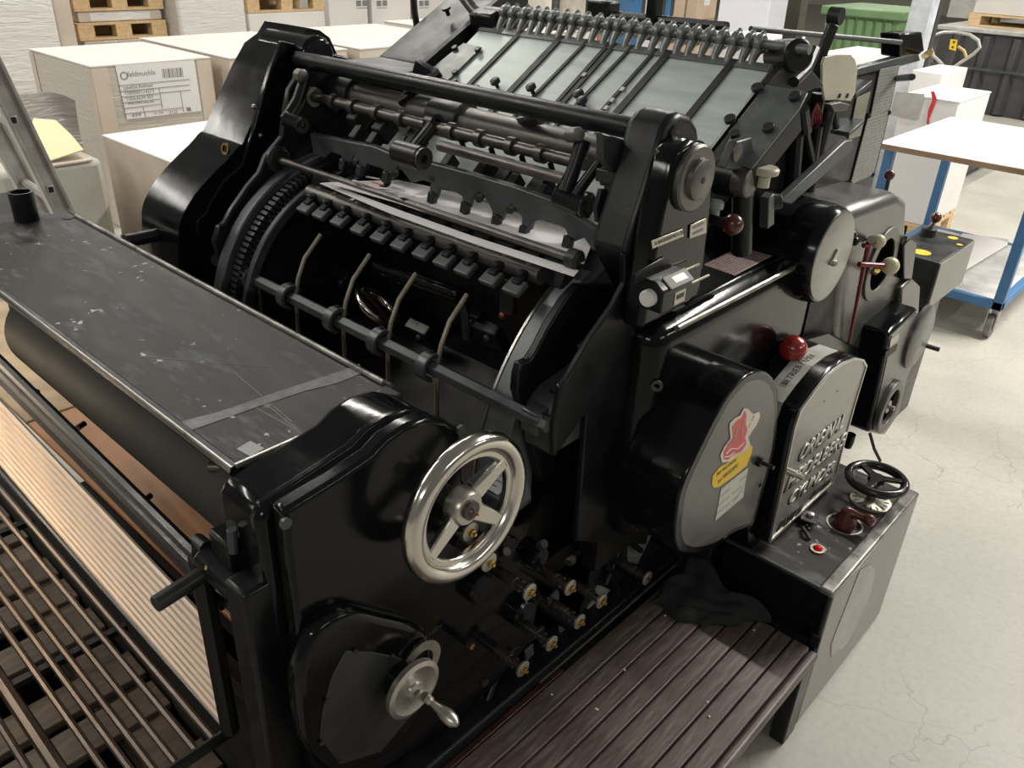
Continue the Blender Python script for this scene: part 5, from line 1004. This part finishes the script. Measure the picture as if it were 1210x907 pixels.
# ================================================================ background stock
def crate(name, x0, x1, y0, y1, z0, z1, m, label, cat, group=None, top=None, bevel=0.006, corner=None):
    t = thing(name, ((x0+x1)/2, (y0+y1)/2, z0), label, cat, group)
    MB().box(x0, x1, y0, y1, z0, z1-(0.012 if top else 0)).build('body', m, t, bevel)
    if top: MB().box(x0-0.003, x1+0.003, y0-0.003, y1+0.003, z1-0.012, z1).build('lid', top, t, 0.003)
    if corner:
        for (cx, cy) in ((x1, y0), (x1, y1), (x0, y0)):
            sx = -1 if cx == x1 else 1; sy = 1 if cy == y0 else -1
            MB().box(min(cx+0.004*-sx, cx+0.004*-sx+sx*0.07), max(cx+0.004*-sx, cx+0.004*-sx+sx*0.07), cy-0.004 if sy > 0 else cy+0.002, cy-0.002 if sy > 0 else cy+0.004, z0+0.01, z1-0.014).build('corner_strip', corner, t)
            if sx < 0: MB().box(cx+0.002, cx+0.004, min(cy, cy+sy*0.1), max(cy, cy+sy*0.1), z0+0.01, z1-0.014).build('corner_strip', corner, t)
    return t
def pallet(x0, y0, z0, L, Wd, along_y, label, group=None, m='wood'):
    # L along the long side
    x1, y1 = (x0+Wd, y0+L) if along_y else (x0+L, y0+Wd)
    t = thing('wooden_pallet', ((x0+x1)/2, (y0+y1)/2, z0), label, 'pallet', group)
    n = 5; b = None
    for k in range(n):
        if along_y: xx = x0+(Wd-0.1)*k/(n-1); r = (xx, xx+0.1, y0, y1)
        else: yy = y0+(Wd-0.1)*k/(n-1); r = (x0, x1, yy, yy+0.1)
        MB().box(r[0], r[1], r[2], r[3], z0+0.122, z0+0.144).build('deck_board', m, t, 0.002)
    for k in range(3):
        if along_y: yy = y0+(L-0.14)*k/2; r = (x0, x1, yy, yy+0.14)
        else: xx = x0+(L-0.14)*k/2; r = (xx, xx+0.14, y0, y1)
        MB().box(r[0], r[1], r[2], r[3], z0+0.1, z0+0.122).build('stringer_board', m, t, 0.002)
        for j in range(3):
            if along_y: xx = x0+(Wd-0.1)*j/2; MB().box(xx, xx+0.1, yy, yy+0.14, z0+0.022, z0+0.1).build('block', m, t, 0.002)
            else: yy = y0+(Wd-0.1)*j/2; MB().box(xx, xx+0.14, yy, yy+0.1, z0+0.022, z0+0.1).build('block', m, t, 0.002)
    for j in range(3):
        if along_y: xx = x0+(Wd-0.1)*j/2; MB().box(xx, xx+0.1, y0, y1, z0, z0+0.022).build('bottom_board', m, t, 0.002)
        else: yy = y0+(Wd-0.1)*j/2; MB().box(x0, x1, yy, yy+0.1, z0, z0+0.022).build('bottom_board', m, t, 0.002)
    return t
# ---- labelled carton
LX = -5.40
lc_ = crate('labelled_carton', -6.33, LX, 2.16, 2.94, 0.0, 1.0, 'film_tan', 'film-wrapped carton with a printed white shipping label', 'carton', None, 'carton', 0.008, 'tan')
def LP(a, b, h=0.0): return PX(a, b, LX+h)
lb_ = MB().prism([LP(a, b, 0.004) for a, b in ((136, 78), (229, 71), (238, 131), (150, 141))], (0.002, 0, 0)).build('shipping_label', 'white', lc_, label='white printed label')
MB().ring(LP(146.5, 89.5, 0.0065), (1, 0, 0), 0.017, 0.024, 0.0008, 24).build('logo_ring', 'greyink', lb_)
def ltext(b_, q0, q1, sz, m='greyink'):
    a0, a1 = LP(q0[0], q0[1], 0.0065), LP(q1[0], q1[1], 0.0065); d = a1-a0
    o = text('label_text', b_, m, lb_, a0, d, (0, 0, 1), sz, 0.0004)
    if o:
        dn = d.normalized(); w = max(v.co.dot(dn) for v in o.data.vertices); k = d.length/w
        for v in o.data.vertices: v.co = v.co+dn*(v.co.dot(dn)*(k-1))
ltext('feldmuehle', (151, 91), (184, 88), 0.045)
ltext('LabelSet Rollmatt', (146, 106), (181, 102), 0.03)
ltext('T000000114273', (147, 112.5), (182, 109), 0.034)
ltext('T0063634 001', (149, 119.5), (181, 115.5), 0.034)
ltext('700x1000 mm 80', (151, 124), (182, 121), 0.022)
ltext('494', (156, 139), (167, 137), 0.034)
ltext('15.100', (181, 135), (193, 134), 0.02)
ltext('2122', (200, 134.5), (210, 133.5), 0.028)
bw = [1, 2, 1, 1, 3, 1, 2, 1, 1, 2, 1, 3, 1]
xx = 0.0; tot = sum(bw)+len(bw)*1.2
for w_ in bw:
    a = 191+25*xx/tot; b = 191+25*(xx+w_)/tot; xx += w_+1.2
    MB().prism([LP(a, 81.5-(a-191)*0.075, 0.0062), LP(b, 81.5-(b-191)*0.075, 0.0062), LP(b+1.5, 92.5-(b-191)*0.075, 0.0062), LP(a+1.5, 92.5-(a-191)*0.075, 0.0062)], (0.0004, 0, 0)).build('barcode_bar', 'greyink', lb_)
for (a, b, c, d) in ((140, 101, 224, 93.5), (142, 108, 224, 100), (144, 114.5, 190, 110), (145, 121.5, 190, 116.5), (146, 128, 191, 122.5), (147, 134.5, 216, 127), (188, 104, 192, 128), (190, 109.5, 225, 106), (213, 107, 217, 132), (169, 126, 172, 138)):
    MB().tube([LP(a, b, 0.0066), LP(c, d, 0.0066)], 0.0022, 4).build('label_rule', 'greyink', lb_)
MB().prism([LP(a, b, 0.0062) for a, b in ((220, 127), (225, 126.5), (226, 131), (221, 131.5))], (0.0004, 0, 0)).build('print_block', 'greyink', lb_)
# ---- further cartons behind it
crate('plain_carton', -6.55, -5.30, 3.02, 3.98, 0.0, 1.0, 'tan', 'tan carton with pale lid standing next to the labelled carton', 'carton', None, 'carton', 0.008)
crate('plain_carton', -6.6, -5.25, 4.06, 5.3, 0.0, 1.0, 'tan', 'wide tan carton with pale lid between the far-side press cover and white boxes', 'carton', None, 'carton', 0.008)
crate('plain_carton', -6.6, -5.15, 5.4, 6.8, 0.0, 1.02, 'carton', 'wide white carton behind the sloping feeder beam', 'carton', None, 'carton', 0.008)
wb = crate('low_white_box', -4.85, -3.75, 1.935, 2.75, 0.145, 0.722, 'tan', 'low tan box with white top standing on a pallet before the labelled carton', 'box', None, 'white', 0.004)
pallet(-4.86, 1.93, 0.0, 1.12, 0.82, False, 'wooden pallet under the low white-topped box')
# ---- beige tote with yellow card, loose film
A_, B_ = PZ(20, 199, 0.74), PZ(113, 181, 0.74)
tote = crate('beige_tote', A_.x-0.55, A_.x, A_.y-0.1, B_.y, 0.0, 0.728, 'grey_box', 'beige plastic tote behind the aluminium ladder', 'tote', None, None, 0.03)
MB().box(A_.x-0.4, A_.x+0.01, A_.y, B_.y-0.05, 0.722, 0.735).build('tote_rim', 'tan', tote, 0.004)
yc = MB().prism([PX(46, 195, A_.x-0.02), PX(99, 178, A_.x-0.02), PX(84, 160, A_.x-0.25), PX(66, 143, A_.x-0.42), PX(40, 141, A_.x-0.42), PX(30, 170, A_.x-0.3)], (0, 0, 0.006)).build('yellow_card', 'yellow_card', None, label='bent pale yellow card sheet on the beige tote', cat='card sheet')
fl_ = MB(); nx, ny = 14, 16; vs = []
for j in range(ny+1):
    for i in range(nx+1):
        u, v = i/nx, j/ny
        vs.append((-4.95-0.12*math.sin(u*5+v*4)*0.6-0.2*v*0.3, 1.28+0.62*u, 0.02+0.95*v*(1-0.5*(u-0.5)**2)+0.03*math.sin(u*8)))
fl_.add(vs, [(j*(nx+1)+i, j*(nx+1)+i+1, (j+1)*(nx+1)+i+1, (j+1)*(nx+1)+i) for j in range(ny) for i in range(nx)])
fo = fl_.build('plastic_film', 'film_grey', None, label='crumpled grey plastic film hanging behind the beige tote', cat='plastic film')
# ---- ladder
lad = thing('aluminium_ladder', (-3.3, 1.1, 0), 'grey aluminium ladder leaning left beside the delivery cover', 'ladder')
def lad_rail(p, q, xr, w, nm):
    a, b = PX(p[0], p[1], xr), PX(q[0], q[1], xr); d = (b-a).normalized()
    a = a-d*((a.z-0.0)/d.z); b = a+d*(2.5/d.z); n_ = Vector((0, d.z, -d.y))
    o = MB().prism([a-n_*w, a+n_*w, b+n_*w, b-n_*w], (0.03, 0, 0)).build(nm, 'ladder', lad, 0.004)
    for s in (-1, 1): MB().prism([a+n_*(w*s*0.92-0.006), a+n_*(w*s*0.92+0.006), b+n_*(w*s*0.92+0.006), b+n_*(w*s*0.92-0.006)], (0.042, 0, 0)).build('rail_flange', 'ladder', o, 0.002)
    return a, b, d, o
a1, b1, d1, o1 = lad_rail((72, 250), (-7, 90), -3.35, 0.034, 'ladder_rail')
a2, b2, d2, o2 = lad_rail((52, 262), (-14, 140), -3.75, 0.034, 'ladder_rail')
for k in range(8):
    s = 0.25+0.29*k; p = a1+d1*(s/d1.z); q = a2+d2*(s/d2.z)
    MB().tube([p+Vector((0.01, 0, 0)), q+Vector((0.01, 0, 0))], 0.016, 8).build('rung', 'ladder', lad)
for q in ((16, 142), (60, 224)):
    p = PX(q[0], q[1], -3.318); MB().obox(p, (0.003, 0, 0), (0, 0.014, 0), (0, 0, 0.016)).build('rung_end', 'ladder', lad, 0.003); MB().obox(p, (0.0042, 0, 0), (0, 0.009, 0), (0, 0, 0.011)).build('rung_hole', 'matte', lad, 0.002)
# ---- tall wrapped loads at the back left
crate('wrapped_load', -8.6, -7.4, 0.9, PX(68, 30, -7.4).y, 0.0, 2.0, 'film', 'tall cream film-wrapped load behind the ladder', 'wrapped load', None, None, 0.02)
crate('corner_board_stack', -8.6, -7.45, PX(70, 30, -7.4).y, PX(91, 30, -7.4).y, 0.0, 2.0, 'tan', 'tan upright cardboard stack beside the tall cream wrapped load', 'cardboard stack', None, None, 0.01)
P0, P1 = PX(95, 49, -8.0), PX(199, 46, -8.0)
def stack(x1, ya, yb, zb, lab, lname, m, h, dx=1.0, pl=True):
    # zb: z of the pallet underside; a load below reaches the floor
    t = crate('wrapped_stack', x1-dx, x1, ya, yb, 0.0, zb, m, lab, 'wrapped stack', None, None, 0.015)
    return t
zA = P0.z
stack(-8.0, P0.y+0.03, P1.y-0.03, zA, 'wrapped load under the lower wooden pallet', '', 'film_tan', 0)
pallet(-9.0, P0.y, zA, P1.y-P0.y, 1.0, True, 'lower wooden pallet carrying a wrapped load beside the white film bundle')
zB = PX(150, 12, -8.0).z
crate('wrapped_stack', -9.0, -8.02, P0.y+0.03, P1.y-0.03, zA+0.145, zB, 'film', 'white wrapped load between two wooden pallets', 'wrapped stack', None, None, 0.012, 'tan')
pallet(-9.0, P0.y, zB, P1.y-P0.y, 1.0, True, 'upper wooden pallet on top of the white wrapped load')
crate('wrapped_stack', -9.0, -8.05, P0.y+0.03, P1.y-0.03, zB+0.145, zB+0.7, 'film_grey', 'loosely wrapped load on the upper wooden pallet', 'wrapped stack', None, None, 0.02)
Q0, Q1 = PX(203, 45, -7.8), PX(293, 38, -7.8)
crate('film_bundle', -8.9, -7.8, max(Q0.y, P1.y+0.03), Q1.y, 0.0, 1.9, 'film', 'tall shiny white film-wrapped bundle behind the far-side press cover', 'wrapped load', None, None, 0.03)
R0, R1 = PX(296, 42, -8.2), PX(385, 38, -8.2); zP = PX(340, 14, -8.2).z
crate('white_carton', -9.2, -8.2, R0.y, R1.y, 0.0, zP-0.002, 'white', 'white carton under the pallet behind the far-side press cover', 'carton', None, None, 0.01)
pallet(-9.2, R0.y, zP, R1.y-R0.y, 1.0, True, 'wooden pallet on the white carton beside the tall white boxes')
crate('loose_wrapped_goods', -9.15, -8.22, R0.y+0.03, R1.y-0.05, zP+0.145, zP+0.5, 'film_tan', 'loosely wrapped tan goods on the pallet beside the tall white boxes', 'wrapped goods', None, None, 0.03)
for i, (xa, xb, lab) in enumerate(((389, 437, 'tall white box with small printed label next to the pallet stack'), (439, 487, 'tall white box with small printed label between two other white boxes'), (489, 560, 'tall white box with small printed label next to the air hose'))):
    a, b = PX(xa, 40, -8.6), PX(xb, 38, -8.6)
    t = crate('tall_white_box', -9.5, -8.6, a.y+0.02, b.y-0.02, 0.0, 1.75, 'white', lab, 'box', None, None, 0.006)
    q = PX(xa+(36 if i == 0 else 10), 4, -8.598)
    for k in range(2): MB().box(-8.6, -8.596, q.y-0.05+0.09*k, q.y+0.02+0.09*k, q.z-0.03, q.z+0.03).build('printed_mark', 'greyink', t)
    MB().box(-8.6, -8.596, q.y-0.05, q.y+0.11, q.z-0.055, q.z-0.048).build('printed_mark', 'greyink', t)
# ---- middle background, seen over the feed board
def yrect(Y, xa, xb, yb_, yt, Zt=None):
    l, r_ = PY(xa, yb_, Y), PY(xb, yb_, Y); return l.x, r_.x, (Zt if Zt is not None else PY((xa+xb)/2, yt, Y).z)
def yblock(Y, D, xa, xb, py):   # front-left corner seen at xa, rear-right corner at xb
    return PY(xa, py, Y).x, PY(xb, py, Y+D).x
x0, x1 = yblock(7.3, 0.3, 590, 652, 8); crate('beige_cabinet', x0, x1, 7.3, 7.6, 0, 2.0, 'wall', 'plain beige cabinet behind the feed board', 'cabinet')
x0, x1 = yblock(7.0, 0.3, 654, 692, 8); t = crate('grey_locker', x0, x1, 7.0, 7.3, 0, 2.0, mat('locker_grey', (0.46, 0.43, 0.36), 0.5), 'grey-beige locker with a dark post beside the orange machine unit', 'locker')
MB().box(x0+0.03, x0+0.08, 6.96, 7.0, 0, 2.0).build('post', 'grey_iron', t, 0.004)
x0, x1 = yblock(9.3, 0.2, 694, 711, 12); crate('orange_unit', x0, x1, 9.3, 9.5, 0, 1.62, 'orange', 'orange machine unit beside the blue machine', 'machine unit')
x0, x1 = yblock(9.6, 0.25, 722, 758, 12); bm__ = crate('blue_machine', x0, x1, 9.6, 9.85, 0, 1.6, 'blue', 'blue machine cabinet with red canister on it in the background', 'machine')
MB().lathe((x0+0.1, 9.72, 1.6), (0, 0, 1), [(0.06, 0), (0.06, 0.16), (0.03, 0.2)], 18).build('red_canister', 'redrod', bm__)
x0, x1 = yblock(9.2, 0.1, 762, 782, 12); crate('white_panel_stack', x0, x1, 9.2, 9.3, 0, 2.1, 'pale_lilac', 'narrow pale panel stack standing behind the suction slider', 'panel stack')
x0, x1 = yblock(10.4, 0.06, 786, 792, 12); MB().box(x0, x1, 10.4, 10.46, 0, 2.2).build('blue_post', 'blue', None, label='thin blue rack post in front of the cardboard boxes', cat='post')
random.seed(3)
kx, kx1 = yblock(11.0, 0.55, 796, 846, 12)
pallet(kx-0.02, 10.98, 0.0, max(kx1-kx, 0.5)+0.04, 0.6, False, 'wooden pallet under the stack of brown cardboard boxes')
w_ = (kx1-kx)/2-0.01
for r_ in range(5):
    for c_ in range(2):
        xx = kx+c_*(w_+0.02)
        t = crate('cardboard_box', xx, xx+w_, 11.0+0.02*((r_*3+c_) % 3), 11.55, 0.146+r_*0.33, 0.146+r_*0.33+0.325, 'kraft', 'brown cardboard box in the '+('bottom row resting on the pallet', 'second row above the pallet', 'third row above the pallet', 'fourth row above the pallet', 'top row of the stack')[r_], 'cardboard box', 'stacked brown cardboard boxes', None, 0.008)
        MB().box(xx+w_, xx+w_+0.003, 11.2, 11.35, 0.146+r_*0.33+0.18, 0.146+r_*0.33+0.27).build('box_label', 'white', t)
x0, x1 = yblock(7.8, 0.5, 846, 934, 30); crate('lilac_wrapped_load', x0, x1, 7.8, 8.3, 0, 2.0, 'pale_lilac', 'tall pale lilac wrapped load behind the feeder post', 'wrapped load', None, None, 0.02)
x0, x1 = yblock(5.6, 0.5, 850, 950, 55); crate('white_paper_stack', x0, x1, 5.6, 6.1, 0, PY(880, 42, 5.6).z, 'white', 'white paper stack in front of the lilac wrapped load', 'paper stack', None, None, 0.008)
# green bin
x0, x1, z = yrect(8.6, 966, 1056, 60, 3); zt = PY(1000, 8, 8.6).z
gbn = thing('green_bin', ((x0+x1)/2, 9.1, 0), 'large green plastic waste bin with ribbed sides', 'waste bin')
mbb = MB(); mbb.prism([(x0+0.08, 8.68, 0.15), (x1-0.08, 8.68, 0.15), (x1, 8.6, zt-0.06), (x0, 8.6, zt-0.06)], (0, 0.85, 0)); mbb.build('bin_body', 'green', gbn, 0.02)
MB().box(x0-0.03, x1+0.03, 8.55, 9.5, zt-0.08, zt).build('bin_rim', 'green', gbn, 0.015)
for k in range(7):
    xx = x0+0.1+(x1-x0-0.2)*k/6; MB().prism([(xx-0.02+0.03, 8.665, 0.2), (xx+0.05, 8.665, 0.2), (xx+0.03, 8.585, zt-0.1), (xx-0.03, 8.585, zt-0.1)], (0, 0.03, 0)).build('bin_rib', 'green', gbn, 0.004)
for (a, b) in ((0.15, 0.15), (0.15, 0.8), (0.85, 0.15), (0.85, 0.8)):
    c = Vector((x0+(x1-x0)*a, 8.6+b*0.9, 0.075)); MB().cyl(c-Vector((0.02, 0, 0)), c+Vector((0.02, 0, 0)), 0.075, 16).build('castor', 'rubber', gbn)
# white paper stacks right of the feeder
x0, x1, z = yrect(4.4, 985, 1066, 90, 55); crate('white_paper_stack', x0, x1-0.16, 4.1, 4.62, 0, PY(1030, 62, 4.4).z, 'white', 'big white paper stack behind the feeder side panel', 'paper stack', None, None, 0.006)
x0, x1, z = yrect(6.4, 1060, 1098, 100, 70); crate('white_carton', x0, x1, 6.65, 7.2, 0, PY(1080, 88, 6.4).z, 'white', 'white carton behind the box with the red stripe', 'carton', None, None, 0.006)
x0, x1, z = yrect(5.95, 1046, 1112, 200, 105); zt = PY(1080, 112, 5.95).z
rbx = crate('red_striped_box', x0, x1, 5.95, 6.6, 0.146, zt, 'white', 'white box with a curved red stripe behind the blue table', 'box', None, 'white', 0.006)
pallet(x0, 5.95, 0.0, x1-x0, 0.65, False, 'wooden pallet under the box with the red stripe')
MB().prism([PY(a, b, 5.948) for a, b in ((1104, 108), (1107, 116), (1103, 128), (1098, 140), (1098, 148), (1095, 146), (1097, 130), (1102, 118), (1100, 108))], (0, -0.004, 0)).build('red_stripe', 'stripe', rbx)
MB().prism([PY(a, b, 5.948) for a, b in ((1058, 108), (1093, 111), (1085, 142), (1052, 136))], (0, -0.003, 0)).build('grey_front_panel', mat('pale_grey_card', (0.42, 0.41, 0.38), 0.6), rbx)
# grey upright panel and pole
x0, x1, z = yrect(7.0, 1068, 1093, 40, 0); MB().box(x0, x1, 7.0, 7.15, 0, 2.0).build('display_board', mat('light_blue_grey', (0.5, 0.52, 0.56), 0.5), None, 0.004, label='light blue-grey upright panel behind the feeder bar head', cat='panel')
x0, x1, z = yrect(7.2, 1094, 1103, 40, 0); MB().box(x0, x1, 7.2, 7.26, 0, 2.0).build('dark_pole', 'anthracite', None, 0.004, label='dark upright pole between the grey panel and pallet truck', cat='pole')
# anthracite ribbed platform with pallet
YA = 12.0
xa, xb = PY(1095, 100, YA).x, PY(1300, 100, YA).x; za = PY(1150, 38, YA).z
pf = thing('ribbed_platform', ((xa+xb)/2, YA+1.5, 0), 'long anthracite steel platform with vertical ribs', 'platform')
MB().box(xa, xb, YA, YA+3, 0.0, za).build('body', 'anthracite', pf, 0.01)
MB().box(xa-0.05, xb, YA-0.06, YA+3, za, za+0.05).build('deck_edge', mat('grey_edge', (0.4, 0.4, 0.38), 0.5), pf, 0.01)
k = 0; xx = xa+0.15
while xx < xb:
    MB().prism([(xx, YA, 0.02), (xx+0.05, YA-0.07, 0.02), (xx+0.11, YA-0.07, 0.02), (xx+0.16, YA, 0.02)], (0, 0, za-0.05)).build('rib', 'anthracite', pf, 0.006); xx += 0.34
MB().box(xa, xb, YA-0.09, YA-0.07, za*0.55, za*0.55+0.03).build('rail', 'grey_iron', pf)
pz_ = za+0.05; pxa = PY(1143, 32, YA+0.3).x
pallet(pxa, YA+0.25, pz_, 2.0, 0.9, False, 'wooden pallet carrying a pale load on the ribbed platform')
crate('pale_load', pxa+0.02, pxa+1.95, YA+0.28, YA+1.1, pz_+0.146, pz_+0.75, 'carton', 'pale boxed load on the pallet on the ribbed platform', 'boxed load', None, None, 0.01)
x0, x1, z = yrect(13.0, 1104, 1140, 20, 0); crate('grey_machine', x0, x1, 13.5, 14.2, pz_, pz_+0.9, 'ladder', 'grey equipment rack standing on the ribbed platform', 'equipment')
# pallet truck handle
YH = 7.6
ptk = thing('pallet_truck', (PY(1115, 100, YH).x, YH, 0), 'pallet truck with grey loop handle and yellow warning sticker', 'pallet truck')
H_ = lambda a, b: PY(a, b, YH)
MB().tube([H_(1118, 80), H_(1103, 66), H_(1098, 52), H_(1102, 42), H_(1115, 38), H_(1130, 38), H_(1146, 41), H_(1156, 48), H_(1158, 56), H_(1150, 64), H_(1126, 80)], 0.013, 10).build('loop_handle', 'ladder', ptk)
bot = H_(1108, 125); bot = Vector((bot.x-0.03, YH, 0.25))
MB().prism([H_(1124, 47)+Vector((0, -0.01, 0)), H_(1131, 48)+Vector((0, -0.01, 0)), bot+Vector((0.03, -0.01, 0)), bot+Vector((-0.03, -0.01, 0))], (0, 0.03, 0)).build('handle_shaft', 'anthracite', ptk, 0.004)
MB().prism([H_(1124, 46)+Vector((0, -0.012, 0)), H_(1132, 47)+Vector((0, -0.012, 0)), H_(1130, 60)+Vector((0, -0.012, 0)), H_(1122, 58)+Vector((0, -0.012, 0))], (0, -0.002, 0)).build('warning_sticker', 'yellow', ptk)
for q in ((1128, 49.5), (1126.5, 55.5)):
    p = H_(*q)+Vector((0, -0.0145, 0)); MB().prism([p+Vector((0.014*math.cos(t), 0, 0.014*math.sin(t))) for t in (0.5, 2.6, 4.7)], (0, -0.001, 0)).build('warning_mark', 'ink', ptk)
MB().tube([H_(1132, 55), H_(1139, 60), H_(1142, 68)], 0.012, 8).build('release_lever', mat('brass_yellow_lever', (0.5, 0.36, 0.12), 0.4), ptk)
MB().box(bot.x-0.12, bot.x+0.12, YH-0.05, YH+0.2, 0.05, 0.42).build('pump_body', 'anthracite', ptk, 0.02)
MB().cyl((bot.x-0.1, YH, 0.09), (bot.x+0.1, YH, 0.09), 0.09, 20).build('steer_wheel', 'rubber', ptk)
for s in (-0.17, 0.17): MB().box(bot.x+s-0.08, bot.x+s+0.08, YH+0.2, YH+1.35, 0.06, 0.12).build('fork', 'anthracite', ptk, 0.01)
# ---- blue table on castors
tbl = thing('blue_table', (-1.2, 5.25, 0), 'white-topped table on blue steel legs with a lower shelf and castors', 'table')
TX0, TX1, TY0, TY1, TZ0 = -1.60, -0.76, 4.66, 5.84, 0.88
MB().box(TX0, TX1, TY0, TY1, TZ0-0.028, TZ0).build('table_top', mat('brown_board_edge', (0.33, 0.22, 0.14), 0.6), tbl, 0.002)
MB().box(TX0+0.002, TX1-0.002, TY0+0.002, TY1-0.002, TZ0, TZ0+0.002).build('white_laminate', 'white', tbl)
for (lx_, ly_) in ((TX0+0.03, TY0+0.04), (TX1-0.07, TY0+0.01), (TX0+0.03, TY1-0.06), (TX1-0.07, TY1-0.06)):
    MB().box(lx_, lx_+0.05, ly_, ly_+0.05, 0.16, TZ0-0.028).build('leg', 'blue', tbl, 0.004)
    c = Vector((lx_+0.02, ly_+0.03, 0.065))
    cs = MB().cyl(c-Vector((0.016, 0, 0)), c+Vector((0.016, 0, 0)), 0.065, 20).build('castor_wheel', mat('grey_castor', (0.2, 0.19, 0.18), 0.5), tbl, 0.004)
    MB().box(c.x-0.026, c.x-0.02, c.y-0.03, c.y+0.03, 0.05, 0.16).build('castor_fork', 'steel', cs); MB().box(c.x+0.02, c.x+0.026, c.y-0.03, c.y+0.03, 0.05, 0.16).build('castor_fork', 'steel', cs)
for (xa_, xb_, ya_, yb_) in ((TX0+0.03, TX1-0.02, TY0+0.01, TY0+0.05), (TX0+0.03, TX1-0.02, TY1-0.06, TY1-0.02), (TX0+0.03, TX0+0.07, TY0+0.04, TY1-0.04), (TX1-0.06, TX1-0.02, TY0+0.04, TY1-0.04)):
    MB().box(xa_, xb_, ya_, yb_, 0.16, 0.205).build('shelf_rail', 'blue', tbl, 0.003)
MB().box(TX0+0.05, TX1-0.04, TY0+0.03, TY1-0.03, 0.19, 0.20).build('lower_shelf', mat('grey_shelf', (0.52, 0.52, 0.5), 0.45), tbl)
MB().prism([PZ(a, b, 0.207) for a, b in ((1115, 335), (1190, 290), (1192, 283), (1137, 276), (1125, 300))], (0, 0, 0.003)).build('paper_sheet', 'white', None, label='white paper sheet on the lower shelf of the blue table', cat='paper sheet')
MB().prism([PZ(a, b, 0.2045) for a, b in ((1120, 340), (1145, 338), (1170, 312), (1160, 300))], (0, 0, 0.004)).build('foil_offcut', mat('grey_foil', (0.4, 0.4, 0.42), 0.3, 0.6), None, label='grey foil offcut beside the white paper on the table shelf', cat='offcut') if False else None
